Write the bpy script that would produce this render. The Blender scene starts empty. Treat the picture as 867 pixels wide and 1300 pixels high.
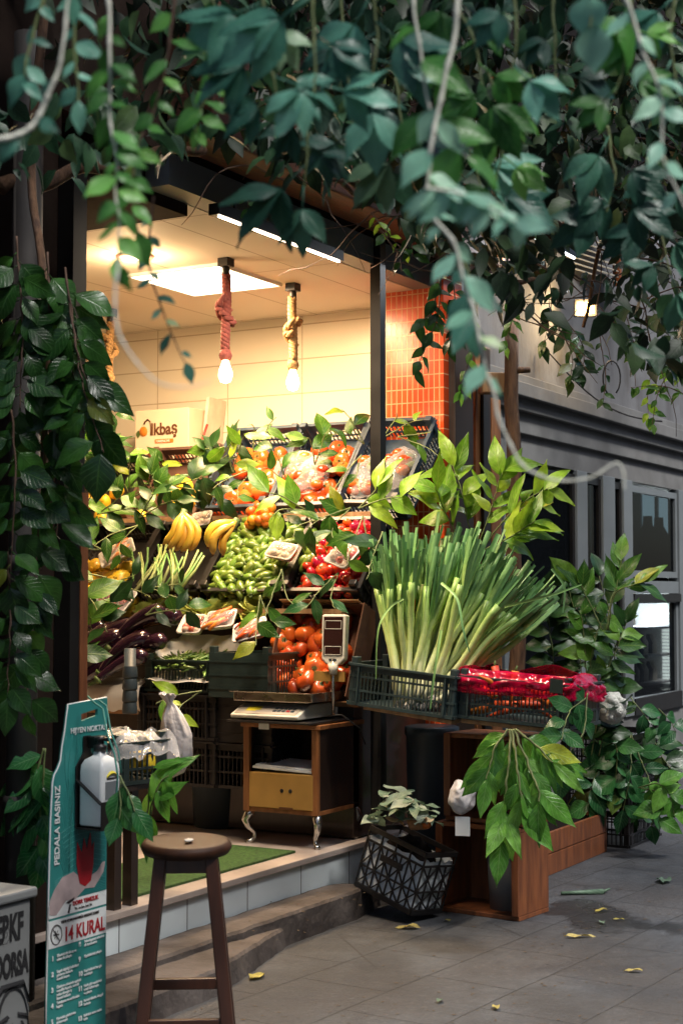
import bpy, math, random
from mathutils import Vector, Matrix, Euler, noise
rad = math.radians
random.seed(7)
# world axes: +X runs along the street, +Y goes into the shop, Z up; the camera stands over the origin
C = bpy.context.scene.collection
SC = bpy.context.scene
# ---------------------------------------------------------------- camera, world, sun, exposure
CAMH, FPX, CX, CY = 1.56, 1966.0, 433.5, 650.0
HEAD, PITCH = rad(29.5), rad(3.05)
cd = bpy.data.cameras.new('camera'); cam = bpy.data.objects.new('camera', cd); C.objects.link(cam)
cd.sensor_fit = 'VERTICAL'; cd.sensor_height = 36; cd.sensor_width = 24; cd.lens = FPX / 1300 * 36
cd.clip_start = .05; cd.clip_end = 500
cam.location = (0, 0, CAMH); cam.rotation_euler = (rad(90) + PITCH, 0, HEAD - rad(90))
cd.dof.use_dof = True; cd.dof.focus_distance = 7.6; cd.dof.aperture_fstop = 5.0
SC.camera = cam
FW = Vector((math.cos(HEAD), math.sin(HEAD), 0)); RT = Vector((math.sin(HEAD), -math.cos(HEAD), 0)); UP = Vector((0, 0, 1))
SC.render.engine = 'CYCLES'
SC.cycles.use_denoising = True
SC.cycles.max_bounces = 5; SC.cycles.transparent_max_bounces = 6
SC.cycles.diffuse_bounces = 3; SC.cycles.glossy_bounces = 2; SC.cycles.transmission_bounces = 2
SC.cycles.use_light_tree = True
SC.cycles.sample_clamp_indirect = 4; SC.cycles.caustics_reflective = False; SC.cycles.caustics_refractive = False
SC.view_settings.view_transform = 'Standard'; SC.view_settings.look = 'None'
SC.view_settings.exposure = 1.05; SC.view_settings.gamma = 1; SC.view_settings.use_curve_mapping = False
w = bpy.data.worlds.new('World'); SC.world = w; w.use_nodes = True
nt = w.node_tree; nt.nodes.clear()
wo = nt.nodes.new('ShaderNodeOutputWorld'); bg = nt.nodes.new('ShaderNodeBackground'); sk = nt.nodes.new('ShaderNodeTexSky')
SUN_EL, SUN_ROT = rad(56), rad(195)
sk.sky_type = 'NISHITA'; sk.sun_disc = False; sk.sun_elevation = SUN_EL; sk.sun_rotation = SUN_ROT
sk.dust_density = 2.0; bg.inputs[1].default_value = .085
nt.links.new(sk.outputs[0], bg.inputs[0]); nt.links.new(bg.outputs[0], wo.inputs[0])
sd = bpy.data.lights.new('sun', 'SUN'); so = bpy.data.objects.new('sun', sd); C.objects.link(so)
sd.energy = 2.2; sd.angle = rad(10); sd.color = (1, .97, .93)
# nishita rotation r: the sun stands in direction (sin r, cos r)
sdir = Vector((math.sin(SUN_ROT) * math.cos(SUN_EL), math.cos(SUN_ROT) * math.cos(SUN_EL), math.sin(SUN_EL)))
so.rotation_euler = sdir.to_track_quat('Z', 'Y').to_euler()

# ---------------------------------------------------------------- geometry of the view
def ray(px, py):
    x = (px - CX) / FPX; u = (CY - py) / FPX
    f = math.cos(PITCH) - u * math.sin(PITCH); z = math.sin(PITCH) + u * math.cos(PITCH)
    return (FW * f + RT * x + UP * z) / f
def at(px, py, Y): return Vector((0, 0, CAMH)) + ray(px, py) * Y
def hx(px, py, c): r = ray(px, py); return Vector((0, 0, CAMH)) + r * (c / r.x)
def hy(px, py, c): r = ray(px, py); return Vector((0, 0, CAMH)) + r * (c / r.y)
def hz(px, py, c): r = ray(px, py); return Vector((0, 0, CAMH)) + r * ((c - CAMH) / r.z)
def pix(p):
    q = Vector(p) - Vector((0, 0, CAMH)); Y = q.dot(FW)
    f = Y * math.cos(PITCH) + q.z * math.sin(PITCH); u = -Y * math.sin(PITCH) + q.z * math.cos(PITCH)
    return CX + FPX * q.dot(RT) / f, CY - FPX * u / f
def hplane(px, py, a, b):
    """hit of the pixel ray with the slope that runs through (x=a[0],z=a[1]) and (x=b[0],z=b[1]) for every y"""
    r = ray(px, py); n = Vector((-(b[1] - a[1]), 0, b[0] - a[0])); p0 = Vector((a[0], 0, a[1])); o = Vector((0, 0, CAMH))
    return o + r * ((p0 - o).dot(n) / r.dot(n))
TA, TB, TC = ((7.4, 2.07), (7.75, 2.52)), ((7.0, 1.58), (7.35, 1.98)), ((6.7, 1.10), (7.0, 1.45))
def R(): return random.random()
def U(a, b): return random.uniform(a, b)

# ---------------------------------------------------------------- mesh builder
class MB:
    def __init__(s): s.v = []; s.f = []; s.uv = []; s.r = []; s.m = []; s.M = Matrix(); s.rn = 0.0; s.mi = 0; s.smooth = []; s.sm = True
    def vert(s, p): s.v.append(s.M @ Vector(p)); return len(s.v) - 1
    def face(s, idx, uv=None, sm=None):
        s.f.append(idx); s.uv.append(uv or [(0, 0)] * len(idx)); s.r.append(s.rn); s.m.append(s.mi); s.smooth.append(s.sm if sm is None else sm)
    def box(s, x0, x1, y0, y1, z0, z1):
        i = len(s.v)
        for x in (x0, x1):
            for y in (y0, y1):
                for z in (z0, z1): s.vert((x, y, z))
        for q in ((0, 1, 3, 2), (4, 6, 7, 5), (0, 4, 5, 1), (2, 3, 7, 6), (0, 2, 6, 4), (1, 5, 7, 3)): s.face([i + k for k in q], sm=False)
        return s
    def bar(s, a, b, w, h=None, up=(0, 0, 1)):
        """square bar from a to b"""
        a = Vector(a); b = Vector(b); h = h or w; d = (b - a); L = d.length; d.normalize(); up = Vector(up)
        if abs(d.dot(up)) > .97: up = Vector((1, 0, 0))
        x = d.cross(up).normalized(); y = x.cross(d)
        i = len(s.v)
        for p in (a, b):
            for sx, sy in ((-1, -1), (1, -1), (1, 1), (-1, 1)): s.vert(p + x * sx * w / 2 + y * sy * h / 2)
        for k in range(4): s.face([i + k, i + (k + 1) % 4, i + 4 + (k + 1) % 4, i + 4 + k], sm=False)
        s.face([i + 3, i + 2, i + 1, i], sm=False); s.face([i + 4, i + 5, i + 6, i + 7], sm=False); return s
    def tube(s, pts, r, n=8, cap=True, flat=1.0, attr=None):
        pts = [Vector(p) for p in pts]; m = len(pts); rs = r if isinstance(r, (list, tuple)) else [r] * m
        rings = []; pn = None
        for k, p in enumerate(pts):
            d = (pts[min(k + 1, m - 1)] - pts[max(k - 1, 0)]);
            if d.length < 1e-9: d = Vector((0, 0, 1))
            d.normalize()
            if pn is None:
                pn = d.orthogonal().normalized()
            pn = (pn - d * pn.dot(d));
            if pn.length < 1e-6: pn = d.orthogonal()
            pn.normalize(); b = d.cross(pn)
            rings.append([s.vert(p + (pn * math.cos(t) + b * math.sin(t) * flat) * rs[k]) for t in [2 * math.pi * j / n for j in range(n)]])
        for k in range(m - 1):
            if attr: s.rn = attr[k]
            for j in range(n):
                v0 = k / (m - 1); v1 = (k + 1) / (m - 1)
                s.face([rings[k][j], rings[k][(j + 1) % n], rings[k + 1][(j + 1) % n], rings[k + 1][j]], [(j / n, v0), ((j + 1) / n, v0), ((j + 1) / n, v1), (j / n, v1)])
        if cap: s.face(rings[0][::-1]); s.face(rings[-1])
        return s
    def lathe(s, prof, n=24, lobes=0, amp=0.0, cz=True):
        rings = []
        for r, z in prof:
            if r < 1e-6: rings.append([s.vert((0, 0, z))])
            else: rings.append([s.vert((r * (1 + amp * math.cos(lobes * t)) * math.cos(t), r * (1 + amp * math.cos(lobes * t)) * math.sin(t), z)) for t in [2 * math.pi * j / n for j in range(n)]])
        for a, b in zip(rings, rings[1:]):
            for j in range(n):
                k = (j + 1) % n
                if len(a) == 1 and len(b) == 1: continue
                if len(a) == 1: s.face([a[0], b[k], b[j]])
                elif len(b) == 1: s.face([a[j], a[k], b[0]])
                else: s.face([a[j], a[k], b[k], b[j]])
        return s
    def prism(s, poly, th, holes=None):
        """poly in local XZ, extruded from y=0 to y=th"""
        i = len(s.v); n = len(poly)
        for y in (0, th):
            for x, z in poly: s.vert((x, y, z))
        s.face([i + k for k in range(n)], [(x, z) for x, z in poly], sm=False); s.face([i + n + k for k in range(n)][::-1], [(x, z) for x, z in poly][::-1], sm=False)
        for k in range(n): s.face([i + k, i + n + k, i + n + (k + 1) % n, i + (k + 1) % n], sm=False)
        return s
    def blob(s, c, r, sc=(1, 1, 1), amp=.15, fr=3, seed=0, nu=16, nv=10, sharp=False):
        c = Vector(c); rings = []
        for a in range(nv + 1):
            th = math.pi * a / nv; row = []
            cnt = 1 if a in (0, nv) else nu
            for b in range(cnt):
                ph = 2 * math.pi * b / nu
                d = Vector((math.sin(th) * math.cos(ph), math.sin(th) * math.sin(ph), math.cos(th)))
                nn = noise.noise(d * fr + Vector((seed * 3.7, 0, 0)))
                if sharp:
                    vd = noise.voronoi(d * fr + Vector((seed * 3.1, 0, 0)))[0]; v2 = noise.voronoi(d * fr * 2.3 + Vector((seed, 3, 0)))[0]
                    nn = vd[0] * 1.3 - .6 + .5 * v2[0] + .5 * noise.noise(d * 1.5 + Vector((seed, 0, 9)))
                k = r * (1 + amp * nn)
                row.append(s.vert(c + Vector((d.x * sc[0], d.y * sc[1], d.z * sc[2])) * k))
            rings.append(row)
        for A, B in zip(rings, rings[1:]):
            for j in range(nu):
                k = (j + 1) % nu
                if len(A) == 1: s.face([A[0], B[j], B[k]])
                elif len(B) == 1: s.face([A[j], B[0], A[k]])
                else: s.face([A[j], B[j], B[k], A[k]])
        return s
    def leaf(s, p, d, n, L, W, droop=.2, fold=.25, seg=7, peak=.42, wave=.03, tip=1.25, low=False, serr=0):
        p = Vector(p); d = Vector(d).normalized(); n = Vector(n); n = (n - d * n.dot(d))
        if n.length < 1e-4: n = d.orthogonal()
        n.normalize(); x = d.cross(n); ph = R() * 6
        xs = (-1, 0, 1) if low else (-1, -.55, 0, .55, 1)
        rows = []
        for k in range(seg + 1):
            t = k / seg
            if t < peak: q = math.sin(t / peak * math.pi / 2) ** .8
            else: q = max(0, 1 - ((t - peak) / (1 - peak)) ** 1.6) ** tip
            c = p + d * L * t * (1 - .3 * droop * t) - n * L * droop * t * t
            row = []
            if serr and 2 < k < seg: q *= 1 - serr * (k % 2)
            for a in xs:
                hw = W / 2 * q
                row.append((s.vert(c + x * a * hw + n * (abs(a) * hw * fold + (abs(a) == 1) * wave * L * math.sin(t * 9 + ph + a))), ((a + 1) / 2, t)))
            rows.append(row)
        for A, B in zip(rows, rows[1:]):
            for j in range(len(xs) - 1):
                q = [A[j], A[j + 1], B[j + 1], B[j]]
                s.face([e[0] for e in q], [e[1] for e in q])
        return s
    def build(s, name, mats, parent=None, bevel=0, M=None):
        me = bpy.data.meshes.new(name); me.from_pydata(s.v, [], s.f)
        uvl = me.uv_layers.new(name='uv'); flat = [c for f in s.uv for uv in f for c in uv]; uvl.data.foreach_set('uv', flat)
        at_ = me.attributes.new('rnd', 'FLOAT', 'FACE'); at_.data.foreach_set('value', s.r)
        if not isinstance(mats, (list, tuple)): mats = [mats]
        for m in mats: me.materials.append(m)
        me.polygons.foreach_set('material_index', s.m); me.polygons.foreach_set('use_smooth', s.smooth)
        me.update(); me.validate()
        o = bpy.data.objects.new(name, me); C.objects.link(o)
        if M is not None: o.matrix_world = M
        if parent: o.parent = parent
        if bevel:
            b = o.modifiers.new('bevel', 'BEVEL'); b.width = bevel; b.segments = 2; b.limit_method = 'ANGLE'; b.angle_limit = rad(40)
        return o

def tag(o, label=None, cat=None, group=None, kind=None):
    if label: o['label'] = label
    if cat: o['category'] = cat
    if group: o['group'] = group
    if kind: o['kind'] = kind
    return o
def thing(name, label, cat, loc=(0, 0, 0), rz=0, group=None, M=None):
    o = bpy.data.objects.new(name, None); C.objects.link(o); o.empty_display_size = .1
    if M is not None: o.matrix_world = M
    else: o.location = loc; o.rotation_euler = (0, 0, rz)
    return tag(o, label, cat, group)
KIDS = {}
def dup(root, M, label=None, group=None):
    if root.name not in KIDS:
        KIDS[root.name] = [c for c in bpy.data.objects if c.parent == root]
        for c in KIDS[root.name]: KIDS.setdefault(c.name, [g for g in bpy.data.objects if g.parent == c])
    r = root.copy(); C.objects.link(r); r.matrix_world = M
    if label: r['label'] = label
    if group: r['group'] = group
    for ch in KIDS[root.name]:
        c = ch.copy(); C.objects.link(c); c.parent = r
        for g in KIDS[ch.name]:
            d = g.copy(); C.objects.link(d); d.parent = c
    return r
USED = set()
def put(root, M, label=None, group=None):
    """the first time moves the thing itself, afterwards copies it"""
    if root.name not in USED:
        USED.add(root.name); root.matrix_world = M
        if label: root['label'] = label
        if group: root['group'] = group
        return root
    return dup(root, M, label, group)
def TR(loc, rot=(0, 0, 0), sc=1):
    return Matrix.Translation(Vector(loc)) @ Euler(rot).to_matrix().to_4x4() @ Matrix.Diagonal((sc, sc, sc, 1) if not isinstance(sc, (tuple, list)) else (*sc, 1))

# ---------------------------------------------------------------- materials
def mat(name, col, rough=.6, metal=0, var=.15, scale=8, bump=.0, bscale=None, spec=.5, col2=None, coat=0, emit=None, es=0, trans=0, wood=None, dirt=0):
    m = bpy.data.materials.new(name); m.use_nodes = True; t = m.node_tree; N = t.nodes; L = t.links
    b = N['Principled BSDF']; b.inputs['Roughness'].default_value = rough; b.inputs['Metallic'].default_value = metal
    b.inputs['Specular IOR Level'].default_value = spec; b.inputs['Coat Weight'].default_value = coat
    tc = N.new('ShaderNodeTexCoord'); mp = N.new('ShaderNodeMapping'); L.new(tc.outputs['Object'], mp.inputs[0])
    if wood: mp.inputs['Scale'].default_value = wood
    nz = N.new('ShaderNodeTexNoise'); nz.inputs['Scale'].default_value = scale; nz.inputs['Detail'].default_value = 6; L.new(mp.outputs[0], nz.inputs[0])
    mr = N.new('ShaderNodeMapRange'); mr.inputs[1].default_value = .3; mr.inputs[2].default_value = .7; L.new(nz.outputs[0], mr.inputs[0])
    mx = N.new('ShaderNodeMix'); mx.data_type = 'RGBA'
    c2 = col2 or tuple(max(0, c * (1 - var * 2)) for c in col)
    mx.inputs[6].default_value = (*c2, 1); mx.inputs[7].default_value = (*col, 1); L.new(mr.outputs[0], mx.inputs[0])
    out = mx.outputs[2]
    if dirt:
        n2 = N.new('ShaderNodeTexNoise'); n2.inputs['Scale'].default_value = 2.3; n2.inputs['Detail'].default_value = 8; L.new(tc.outputs['Object'], n2.inputs[0])
        r2 = N.new('ShaderNodeMapRange'); r2.inputs[1].default_value = .5; r2.inputs[2].default_value = .68; r2.inputs[4].default_value = dirt; L.new(n2.outputs[0], r2.inputs[0])
        m2 = N.new('ShaderNodeMix'); m2.data_type = 'RGBA'; L.new(r2.outputs[0], m2.inputs[0]); L.new(out, m2.inputs[6]); m2.inputs[7].default_value = (.035, .026, .02, 1); out = m2.outputs[2]
    L.new(out, b.inputs['Base Color'])
    rr = N.new('ShaderNodeMapRange'); rr.inputs[3].default_value = max(0, rough - .08); rr.inputs[4].default_value = min(1, rough + .12); L.new(nz.outputs[0], rr.inputs[0]); L.new(rr.outputs[0], b.inputs['Roughness'])
    if bump:
        nb = N.new('ShaderNodeTexNoise'); nb.inputs['Scale'].default_value = bscale or scale * 4; nb.inputs['Detail'].default_value = 5; L.new(mp.outputs[0], nb.inputs[0])
        bp = N.new('ShaderNodeBump'); bp.inputs['Strength'].default_value = bump; bp.inputs['Distance'].default_value = .01; L.new(nb.outputs[0], bp.inputs['Height']); L.new(bp.outputs[0], b.inputs['Normal'])
    if emit: b.inputs['Emission Color'].default_value = (*emit, 1); b.inputs['Emission Strength'].default_value = es
    if trans: b.inputs['Transmission Weight'].default_value = trans
    m['bsdf'] = b.name
    return m
def film(name, col, alpha=.35, rough=.15, bmp=.5, add=.5):
    """thin plastic film: part see-through, part glossy"""
    m = bpy.data.materials.new(name); m.use_nodes = True; t = m.node_tree; N = t.nodes; L = t.links; b = N['Principled BSDF']
    b.inputs['Base Color'].default_value = (*col, 1); b.inputs['Roughness'].default_value = rough; b.inputs['Specular IOR Level'].default_value = .8
    tr = N.new('ShaderNodeBsdfTransparent'); tr.inputs[0].default_value = (*[min(1, c + .35) for c in col], 1)
    ms = N.new('ShaderNodeMixShader'); lw = N.new('ShaderNodeLayerWeight'); lw.inputs[0].default_value = .35
    mr = N.new('ShaderNodeMapRange'); mr.inputs[3].default_value = alpha; mr.inputs[4].default_value = min(1, alpha + add); L.new(lw.outputs['Facing'], mr.inputs[0])
    L.new(mr.outputs[0], ms.inputs[0]); L.new(tr.outputs[0], ms.inputs[1]); L.new(b.outputs[0], ms.inputs[2]); L.new(ms.outputs[0], N['Material Output'].inputs[0])
    nz = N.new('ShaderNodeTexNoise'); nz.inputs['Scale'].default_value = 30; bp = N.new('ShaderNodeBump'); bp.inputs['Strength'].default_value = bmp; bp.inputs['Distance'].default_value = .01
    tc = N.new('ShaderNodeTexCoord'); L.new(tc.outputs['Object'], nz.inputs[0]); L.new(nz.outputs[0], bp.inputs['Height']); L.new(bp.outputs[0], b.inputs['Normal'])
    return m
def leafmat(name, c0, c1, c2, vein, rough=.38, vs=.5, tl=.25, blot=.5):
    m = bpy.data.materials.new(name); m.use_nodes = True; t = m.node_tree; N = t.nodes; L = t.links; b = N['Principled BSDF']
    at_ = N.new('ShaderNodeAttribute'); at_.attribute_name = 'rnd'
    cr = N.new('ShaderNodeValToRGB'); cr.color_ramp.elements[0].color = (*c0, 1); cr.color_ramp.elements[1].color = (*c2, 1)
    e = cr.color_ramp.elements.new(.55); e.color = (*c1, 1); cr.color_ramp.elements[2].position = .93; e = cr.color_ramp.elements.new(.985); e.color = (min(1, c2[0] * 2.2 + .06), c2[1] * 1.15, c2[2] * .6, 1); L.new(at_.outputs['Fac'], cr.inputs[0])
    uv = N.new('ShaderNodeUVMap'); uv.uv_map = 'uv'; sx = N.new('ShaderNodeSeparateXYZ'); L.new(uv.outputs[0], sx.inputs[0])
    def mth(op, a, b_=None, c_=None):
        q = N.new('ShaderNodeMath'); q.operation = op
        for i, v in enumerate((a, b_, c_)):
            if v is None: continue
            if isinstance(v, (int, float)): q.inputs[i].default_value = v
            else: L.new(v, q.inputs[i])
        return q.outputs[0]
    ax = mth('ABSOLUTE', mth('SUBTRACT', sx.outputs[0], .5))
    mid = mth('SUBTRACT', 1.0, mth('MULTIPLY', ax, 26.0)); mid = mth('MAXIMUM', mid, 0)
    fr = mth('FRACT', mth('MULTIPLY', mth('SUBTRACT', sx.outputs[1], mth('MULTIPLY', ax, .55)), 8.0))
    lat = mth('MAXIMUM', mth('SUBTRACT', 1.0, mth('MULTIPLY', mth('ABSOLUTE', mth('SUBTRACT', fr, .5)), 7.0)), 0)
    vn = mth('MULTIPLY', mth('MAXIMUM', mid, mth('MULTIPLY', lat, .55)), vs)
    tc = N.new('ShaderNodeTexCoord'); nz = N.new('ShaderNodeTexNoise'); nz.inputs['Scale'].default_value = 28; nz.inputs['Detail'].default_value = 3; L.new(tc.outputs['Object'], nz.inputs[0])
    hs = N.new('ShaderNodeHueSaturation'); L.new(cr.outputs[0], hs.inputs['Color']); vv = N.new('ShaderNodeMapRange'); vv.inputs[1].default_value = .3; vv.inputs[2].default_value = .7
    vv.inputs[3].default_value = 1 - blot * .6; vv.inputs[4].default_value = 1 + blot * .6; L.new(nz.outputs[0], vv.inputs[0]); L.new(vv.outputs[0], hs.inputs['Value'])
    mx = N.new('ShaderNodeMix'); mx.data_type = 'RGBA'; L.new(vn, mx.inputs[0]); L.new(hs.outputs[0], mx.inputs[6]); mx.inputs[7].default_value = (*vein, 1)
    L.new(mx.outputs[2], b.inputs['Base Color']); b.inputs['Roughness'].default_value = rough; b.inputs['Specular IOR Level'].default_value = .36
    bp = N.new('ShaderNodeBump'); bp.inputs['Strength'].default_value = .5; bp.inputs['Distance'].default_value = .004; L.new(vn, bp.inputs['Height']); L.new(bp.outputs[0], b.inputs['Normal'])
    if tl:
        tb = N.new('ShaderNodeBsdfTranslucent'); L.new(mx.outputs[2], tb.inputs[0]); ms = N.new('ShaderNodeMixShader'); ms.inputs[0].default_value = tl
        L.new(b.outputs[0], ms.inputs[1]); L.new(tb.outputs[0], ms.inputs[2]); L.new(ms.outputs[0], N['Material Output'].inputs[0])
    return m
def tilemat(name, col, col2, grout, w_, h_, ms=.02, rough=.3, axis='yz', off=0.0, bump=.4, shift=(0, 0, 0), bias=0.0, dirt=0.0):
    m = bpy.data.materials.new(name); m.use_nodes = True; t = m.node_tree; N = t.nodes; L = t.links; b = N['Principled BSDF']
    tc = N.new('ShaderNodeTexCoord'); sx = N.new('ShaderNodeSeparateXYZ'); cx = N.new('ShaderNodeCombineXYZ')
    ad = N.new('ShaderNodeVectorMath'); ad.operation = 'ADD'; ad.inputs[1].default_value = shift; L.new(tc.outputs['Object'], ad.inputs[0]); L.new(ad.outputs[0], sx.inputs[0])
    L.new(sx.outputs['xyz'.index(axis[0])], cx.inputs[0]); L.new(sx.outputs['xyz'.index(axis[1])], cx.inputs[1])
    br = N.new('ShaderNodeTexBrick'); br.offset = off; br.squash = 1; L.new(cx.outputs[0], br.inputs[0]); br.inputs['Scale'].default_value = 1
    br.inputs['Color1'].default_value = (*col, 1); br.inputs['Color2'].default_value = (*col2, 1); br.inputs['Mortar'].default_value = (*grout, 1)
    br.inputs['Mortar Size'].default_value = ms; br.inputs['Mortar Smooth'].default_value = .2; br.inputs['Brick Width'].default_value = w_; br.inputs['Row Height'].default_value = h_; br.inputs['Bias'].default_value = bias
    out = br.outputs[0]
    nz = N.new('ShaderNodeTexNoise'); nz.inputs['Scale'].default_value = 1.7; nz.inputs['Detail'].default_value = 8; L.new(tc.outputs['Object'], nz.inputs[0])
    if dirt:
        mr = N.new('ShaderNodeMapRange'); mr.inputs[1].default_value = .4; mr.inputs[2].default_value = .72; mr.inputs[4].default_value = dirt; L.new(nz.outputs[0], mr.inputs[0])
        mx = N.new('ShaderNodeMix'); mx.data_type = 'RGBA'; L.new(mr.outputs[0], mx.inputs[0]); L.new(out, mx.inputs[6]); mx.inputs[7].default_value = (.05, .04, .035, 1); out = mx.outputs[2]
    L.new(out, b.inputs['Base Color'])
    b.inputs['Roughness'].default_value = rough
    bp = N.new('ShaderNodeBump'); bp.inputs['Strength'].default_value = bump; bp.inputs['Distance'].default_value = .004; bp.invert = True; L.new(br.outputs['Fac'], bp.inputs['Height']); L.new(bp.outputs[0], b.inputs['Normal'])
    return m
def gradmat(name, stops, rough=.4, spec=.5):
    """colour follows the rnd attribute along the thing (root to tip)"""
    m = bpy.data.materials.new(name); m.use_nodes = True; t = m.node_tree; N = t.nodes; L = t.links; b = N['Principled BSDF']
    at_ = N.new('ShaderNodeAttribute'); at_.attribute_name = 'rnd'; cr = N.new('ShaderNodeValToRGB'); L.new(at_.outputs['Fac'], cr.inputs[0])
    cr.color_ramp.elements[0].position = stops[0][0]; cr.color_ramp.elements[0].color = (*stops[0][1], 1)
    cr.color_ramp.elements[1].position = stops[-1][0]; cr.color_ramp.elements[1].color = (*stops[-1][1], 1)
    for p, c in stops[1:-1]: e = cr.color_ramp.elements.new(p); e.color = (*c, 1)
    oi = N.new('ShaderNodeObjectInfo'); hs = N.new('ShaderNodeHueSaturation'); mr = N.new('ShaderNodeMapRange'); mr.inputs[3].default_value = .72; mr.inputs[4].default_value = 1.25
    L.new(oi.outputs['Random'], mr.inputs[0]); L.new(mr.outputs[0], hs.inputs['Value']); L.new(cr.outputs[0], hs.inputs['Color'])
    tc = N.new('ShaderNodeTexCoord'); nz = N.new('ShaderNodeTexNoise'); nz.inputs['Scale'].default_value = 40; L.new(tc.outputs['Object'], nz.inputs[0])
    bp = N.new('ShaderNodeBump'); bp.inputs['Strength'].default_value = .25; bp.inputs['Distance'].default_value = .004; L.new(nz.outputs[0], bp.inputs['Height']); L.new(bp.outputs[0], b.inputs['Normal'])
    L.new(hs.outputs[0], b.inputs['Base Color']); b.inputs['Roughness'].default_value = rough; b.inputs['Specular IOR Level'].default_value = spec
    return m
def fruitmat(name, col, col2, rough=.25, hue=.02, scale=9, val=.25, coat=.2):
    m = mat(name, col, rough, col2=col2, scale=scale, coat=coat); t = m.node_tree; N = t.nodes; L = t.links; b = N[m['bsdf']]
    src = b.inputs['Base Color'].links[0].from_socket
    oi = N.new('ShaderNodeObjectInfo'); hs = N.new('ShaderNodeHueSaturation'); mr = N.new('ShaderNodeMapRange'); mr.inputs[3].default_value = 1 - val; mr.inputs[4].default_value = 1 + val
    mh = N.new('ShaderNodeMapRange'); mh.inputs[3].default_value = .5 - hue; mh.inputs[4].default_value = .5 + hue
    L.new(oi.outputs['Random'], mr.inputs[0]); L.new(oi.outputs['Random'], mh.inputs[0]); L.new(mr.outputs[0], hs.inputs['Value']); L.new(mh.outputs[0], hs.inputs['Hue']); L.new(src, hs.inputs['Color']); L.new(hs.outputs[0], b.inputs['Base Color'])
    return m
def glow(name, col, s): 
    m = bpy.data.materials.new(name); m.use_nodes = True; N = m.node_tree.nodes; b = N['Principled BSDF']; b.inputs['Base Color'].default_value = (*col, 1)
    b.inputs['Emission Color'].default_value = (*col, 1); b.inputs['Emission Strength'].default_value = s; return m

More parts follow.
